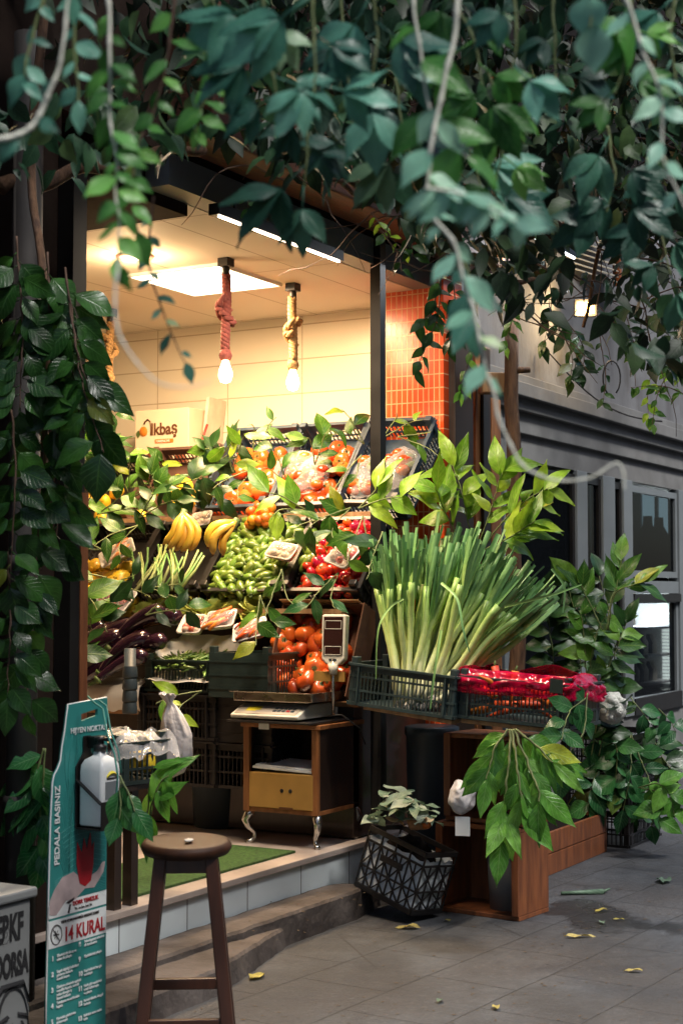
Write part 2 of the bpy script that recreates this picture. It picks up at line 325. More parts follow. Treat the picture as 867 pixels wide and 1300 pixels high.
EXEC_PARTS = True
K = dict(
 plaster=mat('plaster', (.18, .185, .195), .85, col2=(.10, .10, .103), scale=2, wood=(1.3, 1.3, .6), bump=.3, bscale=20, dirt=.6),
 trim=mat('painted_moulding', (.19, .19, .185), .7, var=.15, scale=4, bump=.1, dirt=.3),
 dark_wall=mat('dark_wall', (.024, .014, .010), .9, spec=.15, scale=4, bump=.3, dirt=.4),
 dark_back=mat('far_wall', (.010, .007, .006), .9, spec=.1, scale=3),
 frame_grey=mat('grey_frame', (.17, .19, .20), .45, var=.08, scale=5),
 black_metal=mat('black_metal', (.018, .016, .015), .4, metal=.3, scale=6),
 chrome=mat('chrome', (.62, .60, .56), .22, metal=1, scale=20),
 steel=mat('steel', (.6, .55, .48), .25, metal=1, scale=12),
 marble=mat('marble', (.50, .42, .37), .35, var=.12, scale=5, col2=(.36, .29, .25), dirt=.3),
 stone=mat('kerb_stone', (.125, .105, .095), .85, col2=(.04, .03, .026), scale=5, bump=.8, bscale=25, dirt=.6),
 turf=mat('turf', (.06, .15, .03), .95, var=.3, scale=60, bump=1, bscale=300),
 wood_red=mat('red_brown_wood', (.25, .082, .027), .5, col2=(.11, .034, .013), scale=5, wood=(6, 6, .8), bump=.15, coat=.15),
 wood_orange=mat('orange_wood', (.34, .135, .04), .5, col2=(.19, .065, .02), scale=5, wood=(6, 6, .8), bump=.15),
 wood_dark=mat('dark_wood', (.035, .018, .011), .4, scale=6, wood=(5, 5, .8), coat=.3, col2=(.016, .008, .005)),
 wood_stool=mat('varnished_wood', (.06, .020, .010), .36, scale=6, wood=(5, 5, .7), coat=.25, col2=(.03, .011, .006)),
 wood_seat=mat('seat_wood', (.05, .018, .007), .55, spec=.25, scale=5, wood=(7, .9, 5), coat=.0, col2=(.025, .009, .004)),
 wood_pale=mat('pale_wood', (.42, .25, .12), .7, scale=6, wood=(6, 6, .7), col2=(.25, .13, .06), bump=.2),
 bark=mat('bark', (.16, .085, .045), .95, scale=14, wood=(3, 3, .6), col2=(.05, .025, .015), bump=1, bscale=20),
 card=mat('cardboard', (.36, .19, .085), .85, var=.12, scale=5, bump=.1),
 card_dark=mat('brown_cardboard', (.14, .055, .025), .85, var=.15, scale=5, bump=.15),
 card_box=mat('ochre_cardboard', (.50, .27, .06), .6, var=.12, scale=6, bump=.1),
 paper=mat('paper', (.66, .60, .52), .8, var=.06, scale=8, bump=.5, bscale=10),
 white=mat('white_plastic', (.78, .80, .80), .35, var=.03, scale=6),
 cream=mat('cream_plastic', (.74, .70, .60), .4, var=.06, scale=9, dirt=.15),
 foam=mat('foam_tray', (.58, .54, .52), .6, var=.03, scale=20),
 crate_green=mat('dark_green_plastic', (.022, .040, .036), .4, var=.2, scale=12, dirt=.3),
 crate_teal=mat('grey_teal_plastic', (.032, .056, .058), .45, var=.2, scale=12, dirt=.4),
 crate_blue=mat('blue_grey_plastic', (.045, .075, .115), .42, var=.2, scale=12, dirt=.25),
 crate_black=mat('black_plastic', (.014, .012, .012), .38, var=.2, scale=12),
 crate_brown=mat('brown_plastic', (.10, .05, .035), .5, var=.2, scale=12),
 bin_blue=mat('slate_plastic', (.035, .05, .062), .45, var=.15, scale=6),
 grey_pot=mat('grey_board', (.17, .165, .16), .7, var=.1, scale=6),
 bag_white=mat('white_bag', (.74, .70, .70), .4, var=.06, scale=6, bump=.9, bscale=22),
 bag_red=film('red_film', (.62, .006, .07), .30, .10),
 wrap=film('clear_film', (.8, .8, .82), .06, .06),
 glass=film('window_glass', (.02, .025, .03), .05, .02, 0, .22),
 rope=mat('jute_rope', (.40, .24, .10), .9, scale=60, var=.25, bump=.6, bscale=200),
 rope_red=mat('reddish_rope', (.30, .075, .06), .9, scale=60, var=.25, bump=.6, bscale=200),
 teal=mat('teal_print', (.035, .26, .24), .4, var=.06, scale=3),
 teal_light=mat('light_teal_print', (.10, .42, .39), .45, var=.02),
 teal_deep=mat('deep_teal_print', (.015, .17, .165), .4, var=.05),
 ink_white=mat('white_ink', (.8, .83, .82), .5, var=.02),
 ink_red=mat('red_ink', (.42, .012, .02), .5, var=.05),
 ink_dark=mat('dark_ink', (.03, .02, .02), .6, var=.05),
 ink_skin=mat('skin_ink', (.55, .43, .42), .5, var=.15, scale=20),
 ink_brown=mat('brown_ink', (.13, .045, .015), .5, var=.1),
 ink_orange=mat('orange_ink', (.65, .20, .02), .5, var=.05),
 ink_yellow=mat('yellow_ink', (.72, .60, .03), .5, var=.05),
 spray=mat('black_spray_paint', (.012, .012, .013), .8, var=.1, scale=40),
 util=mat('grey_metal_box', (.25, .26, .255), .55, var=.15, scale=4, dirt=.6),
 pipe=mat('grey_pipe', (.035, .03, .027), .7, scale=7, dirt=.6),
 screen=mat('dark_screen', (.035, .014, .012), .15, var=.1),
 stem=mat('stem', (.16, .20, .07), .6, scale=20),
 stem_pale=mat('pale_stem', (.66, .66, .56), .7, scale=20, var=.15),
 stem_brown=mat('brown_stem', (.10, .055, .035), .8, scale=20),
 tomato=fruitmat('tomato_skin', (.55, .10, .018), (.46, .06, .012), .22, hue=.008),
 tomato_red=fruitmat('red_tomato_skin', (.50, .022, .012), (.36, .012, .008), .16),
 pepper=fruitmat('green_pepper_skin', (.20, .29, .04), (.10, .18, .022), .32),
 bean=fruitmat('bean_skin', (.16, .26, .05), (.09, .17, .03), .45),
 eggplant=fruitmat('aubergine_skin', (.022, .006, .016), (.012, .004, .01), .1, coat=.7),
 banana=fruitmat('banana_skin', (.72, .47, .05), (.58, .34, .03), .4, val=.12),
 lemon=fruitmat('lemon_skin', (.75, .50, .035), (.66, .38, .02), .4),
 orange=fruitmat('orange_skin', (.70, .22, .015), (.58, .15, .01), .4),
 carrot=fruitmat('carrot_skin', (.70, .16, .02), (.58, .10, .012), .5),
 mushroom=fruitmat('mushroom_skin', (.66, .52, .42), (.48, .33, .24), .6),
 calyx=mat('calyx', (.07, .12, .025), .6, scale=20),
 lettuce=leafmat('lettuce', (.35, .40, .08), (.45, .50, .13), (.30, .40, .08), (.6, .6, .3), .45, .3, .3),
 cauli=mat('cauliflower', (.74, .74, .68), .8, scale=40, var=.08, bump=1, bscale=90),
 leek=gradmat('leek', [(0, (.78, .78, .52)), (.25, (.62, .72, .28)), (.5, (.38, .56, .15)), (.75, (.20, .38, .11)), (1, (.14, .3, .11))], .4),
 leekleaf=gradmat('leek_leaf', [(0, (.38, .56, .15)), (.5, (.18, .36, .11)), (1, (.13, .29, .12))], .45),
 pothos=leafmat('glossy_leaf', (.020, .075, .010), (.045, .15, .016), (.12, .25, .03), (.22, .36, .07), .33, .5, .2),
 pothos_cool=leafmat('cool_glossy_leaf', (.012, .07, .022), (.022, .115, .032), (.05, .18, .04), (.20, .36, .16), .3, .5, .2),
 lime=leafmat('lime_leaf', (.07, .19, .010), (.17, .34, .020), (.30, .44, .035), (.36, .46, .12), .35, .45, .3),
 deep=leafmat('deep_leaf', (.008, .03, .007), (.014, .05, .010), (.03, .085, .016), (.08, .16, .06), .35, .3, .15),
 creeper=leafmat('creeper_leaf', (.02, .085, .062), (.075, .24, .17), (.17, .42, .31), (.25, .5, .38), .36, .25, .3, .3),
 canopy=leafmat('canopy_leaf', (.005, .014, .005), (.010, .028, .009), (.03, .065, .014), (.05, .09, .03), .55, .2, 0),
 yellow_leaf=leafmat('yellow_leaf', (.34, .27, .05), (.42, .36, .09), (.40, .33, .12), (.5, .42, .2), .6, .3, .2),
)
K['wall_tile'] = tilemat('cream_wall_tile', (.74, .66, .54), (.76, .68, .56), (.48, .38, .26), .555, .2165, .004, .3, 'yz', shift=(0, .0, .0), bump=.3)
K['ceil_tile'] = tilemat('ceiling_panel', (.66, .60, .52), (.68, .62, .54), (.36, .29, .22), 1.2, .6, .005, .7, 'xy', shift=(0, .2, 0))
K['red_tile'] = tilemat('red_mosaic', (.62, .075, .012), (.50, .05, .010), (.66, .33, .17), .034, .078, .0034, .2, 'yz', bump=.5)
K['white_tile'] = tilemat('white_step_tile', (.70, .78, .80), (.74, .81, .83), (.05, .05, .05), .47, 5, .0035, .25, 'xz', shift=(0.05, 0, 1), dirt=.18)
K['paving'] = None

exec_after = []
# ---------------------------------------------------------------- ground
def ground_mat():
    m = bpy.data.materials.new('paving'); m.use_nodes = True; t = m.node_tree; N = t.nodes; L = t.links; b = N['Principled BSDF']
    tc = N.new('ShaderNodeTexCoord')
    def noise_(s, d=8, src=None, r=.55):
        q = N.new('ShaderNodeTexNoise'); q.inputs['Scale'].default_value = s; q.inputs['Detail'].default_value = d; q.inputs['Roughness'].default_value = r; L.new(src or tc.outputs['Object'], q.inputs[0]); return q
    def rng(src, a, b_, c=0, d=1):
        q = N.new('ShaderNodeMapRange'); q.inputs[1].default_value = a; q.inputs[2].default_value = b_; q.inputs[3].default_value = c; q.inputs[4].default_value = d; L.new(src, q.inputs[0]); return q.outputs[0]
    def mix(f, a, b_, mode='MIX'):
        q = N.new('ShaderNodeMix'); q.data_type = 'RGBA'; q.blend_type = mode
        for i, v in ((0, f), (6, a), (7, b_)):
            if isinstance(v, (float, int)): q.inputs[i].default_value = v
            elif isinstance(v, tuple): q.inputs[i].default_value = (*v, 1)
            else: L.new(v, q.inputs[i])
        return q.outputs[2]
    mp = N.new('ShaderNodeMapping'); mp.inputs['Rotation'].default_value = (0, 0, rad(4)); L.new(tc.outputs['Object'], mp.inputs[0])
    wrp = noise_(1.2, 3); ad = N.new('ShaderNodeVectorMath'); ad.operation = 'MULTIPLY_ADD'; ad.inputs[1].default_value = (.05, .05, 0); L.new(wrp.outputs[1], ad.inputs[0]); L.new(mp.outputs[0], ad.inputs[2])
    br = N.new('ShaderNodeTexBrick'); br.offset = .5; L.new(ad.outputs[0], br.inputs[0]); br.inputs['Scale'].default_value = 1; br.inputs['Brick Width'].default_value = .62; br.inputs['Row Height'].default_value = .41
    br.inputs['Mortar Size'].default_value = .004; br.inputs['Mortar Smooth'].default_value = .6
    br.inputs['Color1'].default_value = (.145, .148, .152, 1); br.inputs['Color2'].default_value = (.185, .188, .192, 1); br.inputs['Mortar'].default_value = (.09, .085, .08, 1)
    vo = N.new('ShaderNodeTexVoronoi'); vo.feature = 'DISTANCE_TO_EDGE'; vo.inputs['Scale'].default_value = 1.3; L.new(ad.outputs[0], vo.inputs[0])
    crk = rng(vo.outputs[0], .0, .009, 1, 0)
    ck = N.new('ShaderNodeMath'); ck.operation = 'MULTIPLY'; L.new(crk, ck.inputs[0]); L.new(rng(noise_(.8, 2).outputs[0], .5, .6), ck.inputs[1])
    c = mix(rng(noise_(3.5).outputs[0], .35, .7), br.outputs[0], (.095, .094, .094))
    c = mix(rng(noise_(.9, 5).outputs[0], .42, .68, 0, .8), c, (.075, .058, .05))
    c = mix(rng(noise_(40, 3).outputs[0], .55, .75, 0, .45), c, (.30, .29, .28))
    c = mix(rng(noise_(9, 10, r=.75).outputs[0], .58, .72, 0, .6), c, (.06, .045, .04))
    c = mix(ck.outputs[0], c, (.03, .025, .02))
    # a wet, dark spill of its own shape by the cabinets
    sp = hz(775, 1168, 0); q = N.new('ShaderNodeVectorMath'); q.operation = 'SUBTRACT'; L.new(tc.outputs['Object'], q.inputs[0]); q.inputs[1].default_value = sp
    sc_ = N.new('ShaderNodeVectorMath'); sc_.operation = 'MULTIPLY'; sc_.inputs[1].default_value = (2.1, 2.0, 0); L.new(q.outputs[0], sc_.inputs[0])
    ln = N.new('ShaderNodeVectorMath'); ln.operation = 'LENGTH'; L.new(sc_.outputs[0], ln.inputs[0])
    an = N.new('ShaderNodeMath'); an.operation = 'MULTIPLY_ADD'; L.new(noise_(2.2, 6).outputs[0], an.inputs[0]); an.inputs[1].default_value = -2.6; L.new(ln.outputs['Value'], an.inputs[2])
    wet = rng(an.outputs[0], -.78, -.62, 1, 0)
    c = mix(wet, c, (.035, .028, .026))
    c = mix(rng(noise_(60, 12, r=.8).outputs[0], .3, .7, 0, .55), c, (.04, .04, .042)); c = mix(rng(noise_(1.7, 9, r=.7).outputs[0], .45, .62, 0, .7), c, (.055, .052, .052)); c = mix(1.0, c, (.64, .68, .74), 'MULTIPLY')
    L.new(c, b.inputs['Base Color'])
    rg = N.new('ShaderNodeMath'); rg.operation = 'MULTIPLY_ADD'; L.new(wet, rg.inputs[0]); rg.inputs[1].default_value = -.35; L.new(rng(noise_(2).outputs[0], .3, .7, .5, .75), rg.inputs[2]); L.new(rg.outputs[0], b.inputs['Roughness'])
    bp = N.new('ShaderNodeBump'); bp.inputs['Strength'].default_value = .9; bp.inputs['Distance'].default_value = .02
    hh = N.new('ShaderNodeMath'); hh.operation = 'SUBTRACT'; L.new(noise_(18, 12, r=.75).outputs[0], hh.inputs[0]); L.new(br.outputs['Fac'], hh.inputs[1]); L.new(hh.outputs[0], bp.inputs['Height']); L.new(bp.outputs[0], b.inputs['Normal'])
    return m
g = MB(); g.face([g.vert((-60, -60, 0)), g.vert((90, -60, 0)), g.vert((90, 60, 0)), g.vert((-60, 60, 0))], sm=False)
tag(g.build('pavement', ground_mat()), kind='structure')
# worn kerb of broken stone in front of the shop step
def rough_slab(mb, x0, x1, y0, y1, z0, z1, seed, n=200, jag=.016, te=None, tk=.8):
    te = te or x1 - .35
    rows = []
    for k in range(n + 1):
        x = x0 + (x1 - x0) * k / n; e = noise.noise(Vector((x * 3.1, seed, 0))) * jag * .6 + noise.noise(Vector((x * 13, seed, 4))) * jag * .5 + noise.noise(Vector((x * 40, seed, 4))) * jag * .35
        end = max(0, (x - te) / (x1 - te)); y_ = y0 + e + end * (y1 - y0) * tk
        zt = z1 + noise.noise(Vector((x * 9, seed, 9))) * .004 - end ** 2 * (z1 - z0) * .35
        rows.append([mb.vert((x, y_ - .012, z0)), mb.vert((x, y_ + .004 * noise.noise(Vector((x * 30, 5, 5))), zt - .012)), mb.vert((x, y_ + .010, zt)), mb.vert((x, (y_ + y1) / 2, zt + .003)), mb.vert((x, y1, zt))])
    for A, B in zip(rows, rows[1:]):
        for j in range(4): mb.face([A[j], B[j], B[j + 1], A[j + 1]], sm=False)
    mb.face(rows[-1], sm=False)
kb = MB(); rough_slab(kb, 1.5, 6.35, 3.44, 3.80, 0, .10, 3, te=5.1, tk=.88); kb2 = MB(); rough_slab(kb2, 1.5, 6.95, 3.66, 3.85, .0, .135, 8, jag=.008, tk=.3)
tag(kb.build('kerb', K['stone']), kind='structure'); tag(kb2.build('kerb_upper_course', K['stone']), kind='structure')

# ---------------------------------------------------------------- the shop
shop = thing('shop', 'small greengrocer shop with cream tiled interior and open front', 'shop', (4.6, 3.84, 0))
SI = Matrix.Translation((-4.6, -3.84, 0))
def sbox(name, m, *boxes, parent=shop, inv=SI, bevel=0, label=None):
    mb = MB(); mb.M = inv
    for b in boxes: mb.box(*b)
    o = mb.build(name, m, parent, bevel)
    # object-space textures are laid out from the building's own corner
    if label: o['label'] = label
    return o
ZC, SW = 3.30, 8.25
sbox('step_tiles', K['white_tile'], (3.5, 7.84, 3.86, 4.2, 0, .268))
sbox('floor_slab', K['marble'], (3.5, 8.3, 3.835, 7.6, .27, .30), bevel=.004)
sbox('side_wall', K['wall_tile'], (SW, SW + .15, 3.95, 7.6, .30, 4.0))
sbox('rear_wall', K['wall_tile'], (4.3, SW, 7.5, 7.6, .30, 4.0))
sbox('ceiling', K['ceil_tile'], (5.6, SW, 3.97, 7.5, ZC, ZC + .05))
sbox('soffit', K['dark_wall'], (4.3, 5.62, 3.97, 7.5, 3.25, 3.6))
sbox('near_wall', K['dark_wall'], (4.35, 4.5, 3.97, 7.5, .30, 3.25))
sbox('tiled_pillar', K['red_tile'], (7.85, 8.10, 3.78, 4.25, .30, 3.42))
sbox('pillar_cap', K['dark_wall'], (7.84, 8.12, 3.77, 3.84, 3.42, 3.46))
sbox('fascia', K['frame_grey'], (5.3, 7.845, 3.84, 3.965, 3.302, 3.44))
sbox('front_wall', K['dark_wall'], (-3, 4.62, 3.86, 4.0, 0, 8), (4.62, 8.3, 3.86, 4.0, 3.445, 8))
sbox('door_post', K['black_metal'], (4.60, 4.68, 3.78, 3.855, .30, 3.3))
sbox('post_board', K['wood_red'], (4.655, 4.70, 3.775, 3.85, .31, 1.95))
sbox('sign_board', mat('dark_sign_wood', (.10, .035, .015), .6, col2=(.04, .014, .007), scale=5, wood=(.8, 6, 6), bump=.3), (5.25, 8.35, 3.58, 3.82, 3.46, 4.05), bevel=.01)
sbox('pillar_mark', K['black_metal'], (7.13, 7.19, 3.80, 3.86, .30, 3.46))
bpy.data.objects['pillar_mark'].name = 'steel_post'
# worn letters on the sign board (only parts of it show between the leaves)
def text(s, size, m, M, parent, name='lettering', sx=1.0, ext=.0008, align='LEFT', bold=0.0, sp=1.0):
    cu = bpy.data.curves.new(name, 'FONT'); cu.body = s; cu.size = size; cu.extrude = ext; cu.align_x = align; cu.offset = bold; cu.space_line = sp
    tmp = bpy.data.objects.new('tmp', cu); C.objects.link(tmp); bpy.context.view_layer.update()
    me = bpy.data.meshes.new_from_object(tmp.evaluated_get(bpy.context.evaluated_depsgraph_get())); bpy.data.objects.remove(tmp)
    me.transform(M @ Matrix.Diagonal((sx, 1, 1, 1))); me.materials.clear(); me.materials.append(m); me.name = name
    o = bpy.data.objects.new(name, me); C.objects.link(o)
    if parent: o.parent = parent
    return o
FACE = Euler((rad(90), 0, 0)).to_matrix().to_4x4()          # reads from the street, lies on a plane of constant Y
FACEX = Euler((rad(90), 0, rad(-90))).to_matrix().to_4x4()   # reads from -X, lies on a plane of constant X
text('GHI', .11, K['frame_grey'], SI @ Matrix.Translation((6.78, 3.577, 3.50)) @ FACE, shop, 'sign_lettering')
text('M', .17, K['ink_orange'], SI @ Matrix.Translation((8.12, 3.577, 3.47)) @ FACE, shop, 'gold_letter', bold=.004)

# wood posts and boards between the two buildings; boards' orange stands for warm light
for pa, pb, yy, th, pt, m, nm, lb in (
    (578, 601, 3.74, .10, 380, 'wood_dark', 'timber_post', 'dark square timber post right beside the red tiled pillar'),
    (604, 613, 3.80, .03, 430, 'wood_orange', 'wooden_board', 'narrow upright board lit orange just right of the dark timber post'),
    (614, 623, 3.78, .05, 440, 'wood_dark', 'timber_post', 'slim dark timber post between two orange boards'),
    (624, 636, 3.82, .03, 505, 'wood_orange', 'wooden_board', 'short orange board below the small pale box'),
    ):
    x0, x1 = hy(pa, 600, yy).x, hy(pb, 600, yy).x
    q = MB(); q.box(x0, x1, yy, yy + th, 0.0, hy(pa, pt, yy).z); tag(q.build(nm, K[m], bevel=.004), lb, 'post' if 'post' in nm else 'board')
q = MB(); bp_ = at(657, 640, 9.0); tp_ = at(648, 405, 9.0); pts = []
for k in range(14):
    f = k / 13; p = Vector((bp_.x, bp_.y, 0)).lerp(Vector((tp_.x, tp_.y, tp_.z)), f); pts.append(p + Vector((math.sin(k * 1.3) * .012, math.cos(k * 1.7) * .012, 0)))
q.tube(pts, [.052 - .012 * k / 13 for k in range(14)], 9)
st_ = at(653, 470, 9.0); q.tube([st_, st_ + RT * .09 + UP * .003], [.022, .018], 8)
tag(q.build('rough_log', K['bark']), 'rough bark log standing upright beside the grey building', 'log')
q = MB(); c_ = at(633, 487, 9.1); q.M = TR(c_, (0, 0, rad(-50))); q.box(-.11, .06, -.05, .06, -.06, .06)
tag(q.build('junction_box', K['wood_pale'], bevel=.006), 'small pale box fixed to the bark log', 'box')

# ---------------------------------------------------------------- lamps of the shop
def lamp(name, kind, loc, energy, col, size=.1, sy=None, rot=None, parent=None, soft=.03):
    d = bpy.data.lights.new(name, kind); d.energy = energy; d.color = col
    if kind == 'AREA': d.shape = 'RECTANGLE'; d.size = size; d.size_y = sy or size
    else: d.shadow_soft_size = soft
    o = bpy.data.objects.new(name, d); C.objects.link(o); o.location = loc
    if rot: o.rotation_euler = rot
    if parent: o.parent = parent
    return o
WARM = (1, .66, .34)
t = thing('ceiling_panel_light', 'square lit light panel in the shop ceiling', 'ceiling light', (7.0, 4.82, ZC))
q = MB(); q.box(-.30, .30, -.285, .285, -.012, -.004); q.build('diffuser', glow('panel_glow', (1, .86, .66), 5.5), t)
q = MB(); [q.box(*b) for b in ((-.32, -.302, -.3, .3, -.018, -.001), (.302, .32, -.3, .3, -.018, -.001), (-.3, .3, -.305, -.287, -.018, -.001), (-.3, .3, .287, .305, -.018, -.001), (-.3, .3, -.004, .004, -.016, -.0125))]
q.build('frame', K['white'], t)
lamp('panel_lamp', 'AREA', (0, 0, -.03), 60, WARM, .58, .56, parent=t)
c_ = hz(172, 325, ZC); t = thing('round_downlight', 'small round glowing downlight in the shop ceiling', 'ceiling light', c_)
q = MB(); q.lathe([(0, -.004), (.075, -.006), (.078, -.001)], 28); q.build('diffuser', glow('downlight_glow', (1, .82, .75), 7), t)
q = MB(); q.lathe([(.078, -.001), (.08, -.014), (.095, -.010), (.1, -.001)], 28); q.build('ring', mat('pink_ring', (.6, .3, .28), .4), t)
lamp('downlight_lamp', 'POINT', (0, 0, -.12), 9, WARM, parent=t, soft=.07)
def tube_light(a, b, label, energy, col=(1, .9, .78)):
    a = Vector(a); b = Vector(b); t = thing('tube_light', label, 'tube light', a); d = b - a
    q = MB(); q.bar((0, 0, 0), d, .055, .05); q.build('housing', K['black_metal'], t)
    q = MB(); o_ = Vector((-.0, -.012, -.028)); q.bar(o_ + d * .02, o_ + d * .98, .013, .010); q.build('tube', glow('tube_glow', col, 9), t)
    q = MB(); [q.bar(d * k, d * k + UP * .07, .012) for k in (.15, .85)]; q.build('bracket', K['black_metal'], t)
    l_ = lamp('tube_lamp', 'AREA', d * .5 + Vector((-.02, -.03, -.05)), energy, col, d.length * .9, .03, parent=t)
    return t
tube_light((5.52, 3.76, 3.235), (6.62, 3.76, 3.235), 'black tube light hanging along the shop front under the fascia', 42, (1, .80, .58))
tube_light((8.05, 3.42, 3.66), (8.95, 3.42, 3.66), 'white tube light under the vines near the red tiled pillar', 7, (.9, .95, 1))
def rope_pts(L, seed, n, ph, r=.012, knot=True):
    pts = []; random.seed(seed)
    for k in range(n + 1):
        f = k / n; z = -L * f; c = Vector((math.sin(f * 5 + seed) * .006, math.cos(f * 4 + seed) * .006, z)); a = f * L * 95 + ph
        pts.append(c + Vector((math.cos(a), math.sin(a), 0)) * r * .62)
    return pts
def pendant(px, py, pyb, m, label, seed):
    c = hz(px, py, ZC); sc = (c.dot(FW)) / FPX; Ltot = (pyb - py) * sc
    t = thing('rope_pendant_lamp', label, 'pendant lamp', c, group='rope pendant lamps')
    q = MB(); q.box(-.032, .032, -.032, .032, -.045, -.001); q.tube([(0, 0, -.045), (0, 0, -.085)], .02, 10); q.build('ceiling_cap', K['black_metal'], t, .003)
    Lr = Ltot - .12; q = MB()
    for ph in (0, 2.094, 4.189): q.tube([p + Vector((0, 0, -.08)) for p in rope_pts(Lr - .08, seed, 60, ph, .021)], .0135, 7)
    kz = -.08 - Lr * .45                                          # the knot: a twisted loop round the rope
    for ph in (0, 3.14):
        pts = []
        for k in range(41):
            a = k / 40 * 2 * math.pi * 1.6; rr = .042
            base = Vector((math.cos(a) * rr, math.sin(a) * rr * .8, kz + .055 * math.sin(a * .62 + seed) + .0015 * k - .02)); tw = k * .9 + ph
            pts.append(base + Vector((0, 0, 1)) * math.sin(tw) * .010 + Vector((math.cos(a), math.sin(a), 0)) * math.cos(tw) * .010)
        q.tube(pts, .0125, 7)
    q.build('rope', K[m], t)
    q = MB(); q.tube([(0, 0, -Lr + .0), (0, 0, -Lr - .03), (0, 0, -Lr - .055)], [.026, .036, .026], 12); q.build('socket', K[m], t)
    q = MB(); z = -Lr - .05; q.lathe([(.014, z), (.02, z - .02), (.034, z - .06), (.036, z - .085), (.026, z - .115), (0, z - .125)], 20)
    q.build('bulb', glow('bulb_glow', (1, .72, .36), 14), t)
    lamp('bulb_lamp', 'POINT', (0, 0, z - .07), 3, (1, .62, .28), parent=t, soft=.035)
pendant(287, 328, 476, 'rope_red', 'middle rope pendant lamp, lower half of its rope reddish', 1)
pendant(372, 360, 486, 'rope', 'beige knotted rope pendant lamp nearest the dark steel post', 5)
pendant(140, 392, 500, 'rope', 'beige rope pendant lamp half hidden by big leaves', 9)

# ---------------------------------------------------------------- neighbouring building
NB = thing('grey_building', 'grey rendered building with moulded cornice and glazed shopfront', 'building', (8.6, 3.98, 0)); NI = Matrix.Translation((-8.6, -3.98, 0))
def nbox(name, m, *boxes, parent=NB, inv=NI, bevel=0, label=None): return sbox(name, m, *boxes, parent=parent, inv=inv, bevel=bevel, label=label)
YF = 3.98
nbox('upper_wall', K['plaster'], (8.6, 26, YF, 4.3, 3.0, 4.55))
nbox('cornice', K['trim'], (8.6, 26, YF - .05, YF + .1, 2.93, 3.0), (8.6, 26, YF - .11, YF + .1, 2.84, 2.93), (8.6, 26, YF - .06, YF + .1, 2.76, 2.84), (8.6, 26, YF - .015, YF + .1, 2.62, 2.76), bevel=.006)
nbox('head_beam', K['trim'], (8.6, 26, YF + .02, YF + .25, 2.45, 2.62))
nbox('base_wall', K['trim'], (8.6, 26, YF + .02, YF + .25, 0, .62))
nbox('side_wall', K['plaster'], (8.45, 8.6, YF + .02, 7.5, 0, 4.55))
nbox('parapet_roof', K['dark_back'], (8.6, 26, 4.3, 8, 4.4, 4.55))
def sxf(px, c=YF): return hy(px, 680, c).x
sill_z = 1.62
# a mullion or a window per stretch of the front
mull = [(640, 655), (733, 746), (766, 781), (792, 803), (862, 876), (936, 950)]
for a, b in mull: nbox('mullion', K['frame_grey'], (sxf(a), sxf(b), YF - .0, YF + .10, .62, 2.45), bevel=.004)
nbox('transom', K['frame_grey'], (sxf(792), 26, YF + .012, YF + .09, sill_z - .05, sill_z + .05))
for (a, b, z0, z1) in ((655, 733, .66, 2.42), (746, 766, .66, 2.42), (781, 792, .66, 2.42), (803, 862, sill_z + .08, 2.42), (803, 862, .70, 1.54), (876, 936, sill_z + .08, 2.42)):
    x0, x1 = sxf(a), sxf(b)
    f = nbox('window', K['black_metal'] if b < 800 else K['frame_grey'], (x0, x0 + .05, YF + .02, YF + .07, z0, z1), (x1 - .05, x1, YF + .02, YF + .07, z0, z1), (x0 + .05, x1 - .05, YF + .02, YF + .07, z1 - .05, z1), (x0 + .05, x1 - .05, YF + .02, YF + .07, z0, z0 + .05))
    nbox('pane', K['glass'], (x0 + .05, x1 - .05, YF + .04, YF + .046, z0 + .05, z1 - .05), parent=f)
nbox('lower_rail', K['black_metal'], (sxf(803), sxf(862), YF - .01, YF + .015, .62, .75))
nbox('middle_rail', K['black_metal'], (sxf(803), sxf(862), YF - .01, YF + .015, 1.50, 1.565))
nbox('room_back', K['dark_wall'], (8.6, 26, 6.6, 6.7, 0, 4.4))
nbox('room_floor', K['dark_wall'], (8.6, 26, YF + .25, 6.6, .0, .05))
# framed panes that glow by themselves at the back of its room
for a, b, z0, z1 in ((748, 766, 2.1, 3.0), (782, 797, 2.1, 3.0), (812, 826, 2.0, 2.9), (833, 850, 2.25, 2.9)):
    x0, x1 = hy(a, 680, 6.55).x, hy(b, 680, 6.55).x
    o = nbox('rear_window', K['frame_grey'], (x0 - .06, x1 + .06, 6.52, 6.59, z0 - .06, z1 + .06))
    nbox('lit_pane', glow('pane_glow', (.42, .66, .76), .9), (x0, x1, 6.50, 6.515, z0, z1), parent=o)
# fridge with shelves behind the lower pane
fx0, fx1 = hy(812, 800, 4.35).x, hy(850, 800, 4.35).x
t = thing('display_fridge', 'steel display fridge with white shelves behind the lower glass pane', 'fridge', (fx0, 4.3, .05)); FI = Matrix.Translation((-fx0, -4.3, -.05))
sbox('cabinet', K['steel'], (fx0, fx1, 4.68, 4.72, .3, 1.6), (fx1, fx1 + .06, 4.25, 4.72, .05, 1.6), (fx0, fx1, 4.25, 4.68, .05, .72), parent=t, inv=FI)
for z in (.78, 1.02, 1.26): sbox('shelf', K['white'], (fx0, fx1, 4.28, 4.67, z, z + .02), parent=t, inv=FI)
sbox('liner', K['white'], (fx1 - .008, fx1 - .002, 4.26, 4.67, .72, 1.6), parent=t, inv=FI)
q = MB(); q.M = FI
for z in range(26):
    q.box(fx1 - .02, fx1 - .01, 4.29, 4.42, .76 + z * .031, .778 + z * .031)
q.build('glowing_grille', glow('fridge_glow', (.85, .95, .90), 2.2), t)  # white grille emits by itself, its lit look is in the material
lamp('fridge_lamp', 'AREA', Vector(((fx1 - fx0) / 2, .2, 1.5)), 30, (.85, .95, 1), .5, .2, parent=t)
random.seed(3)
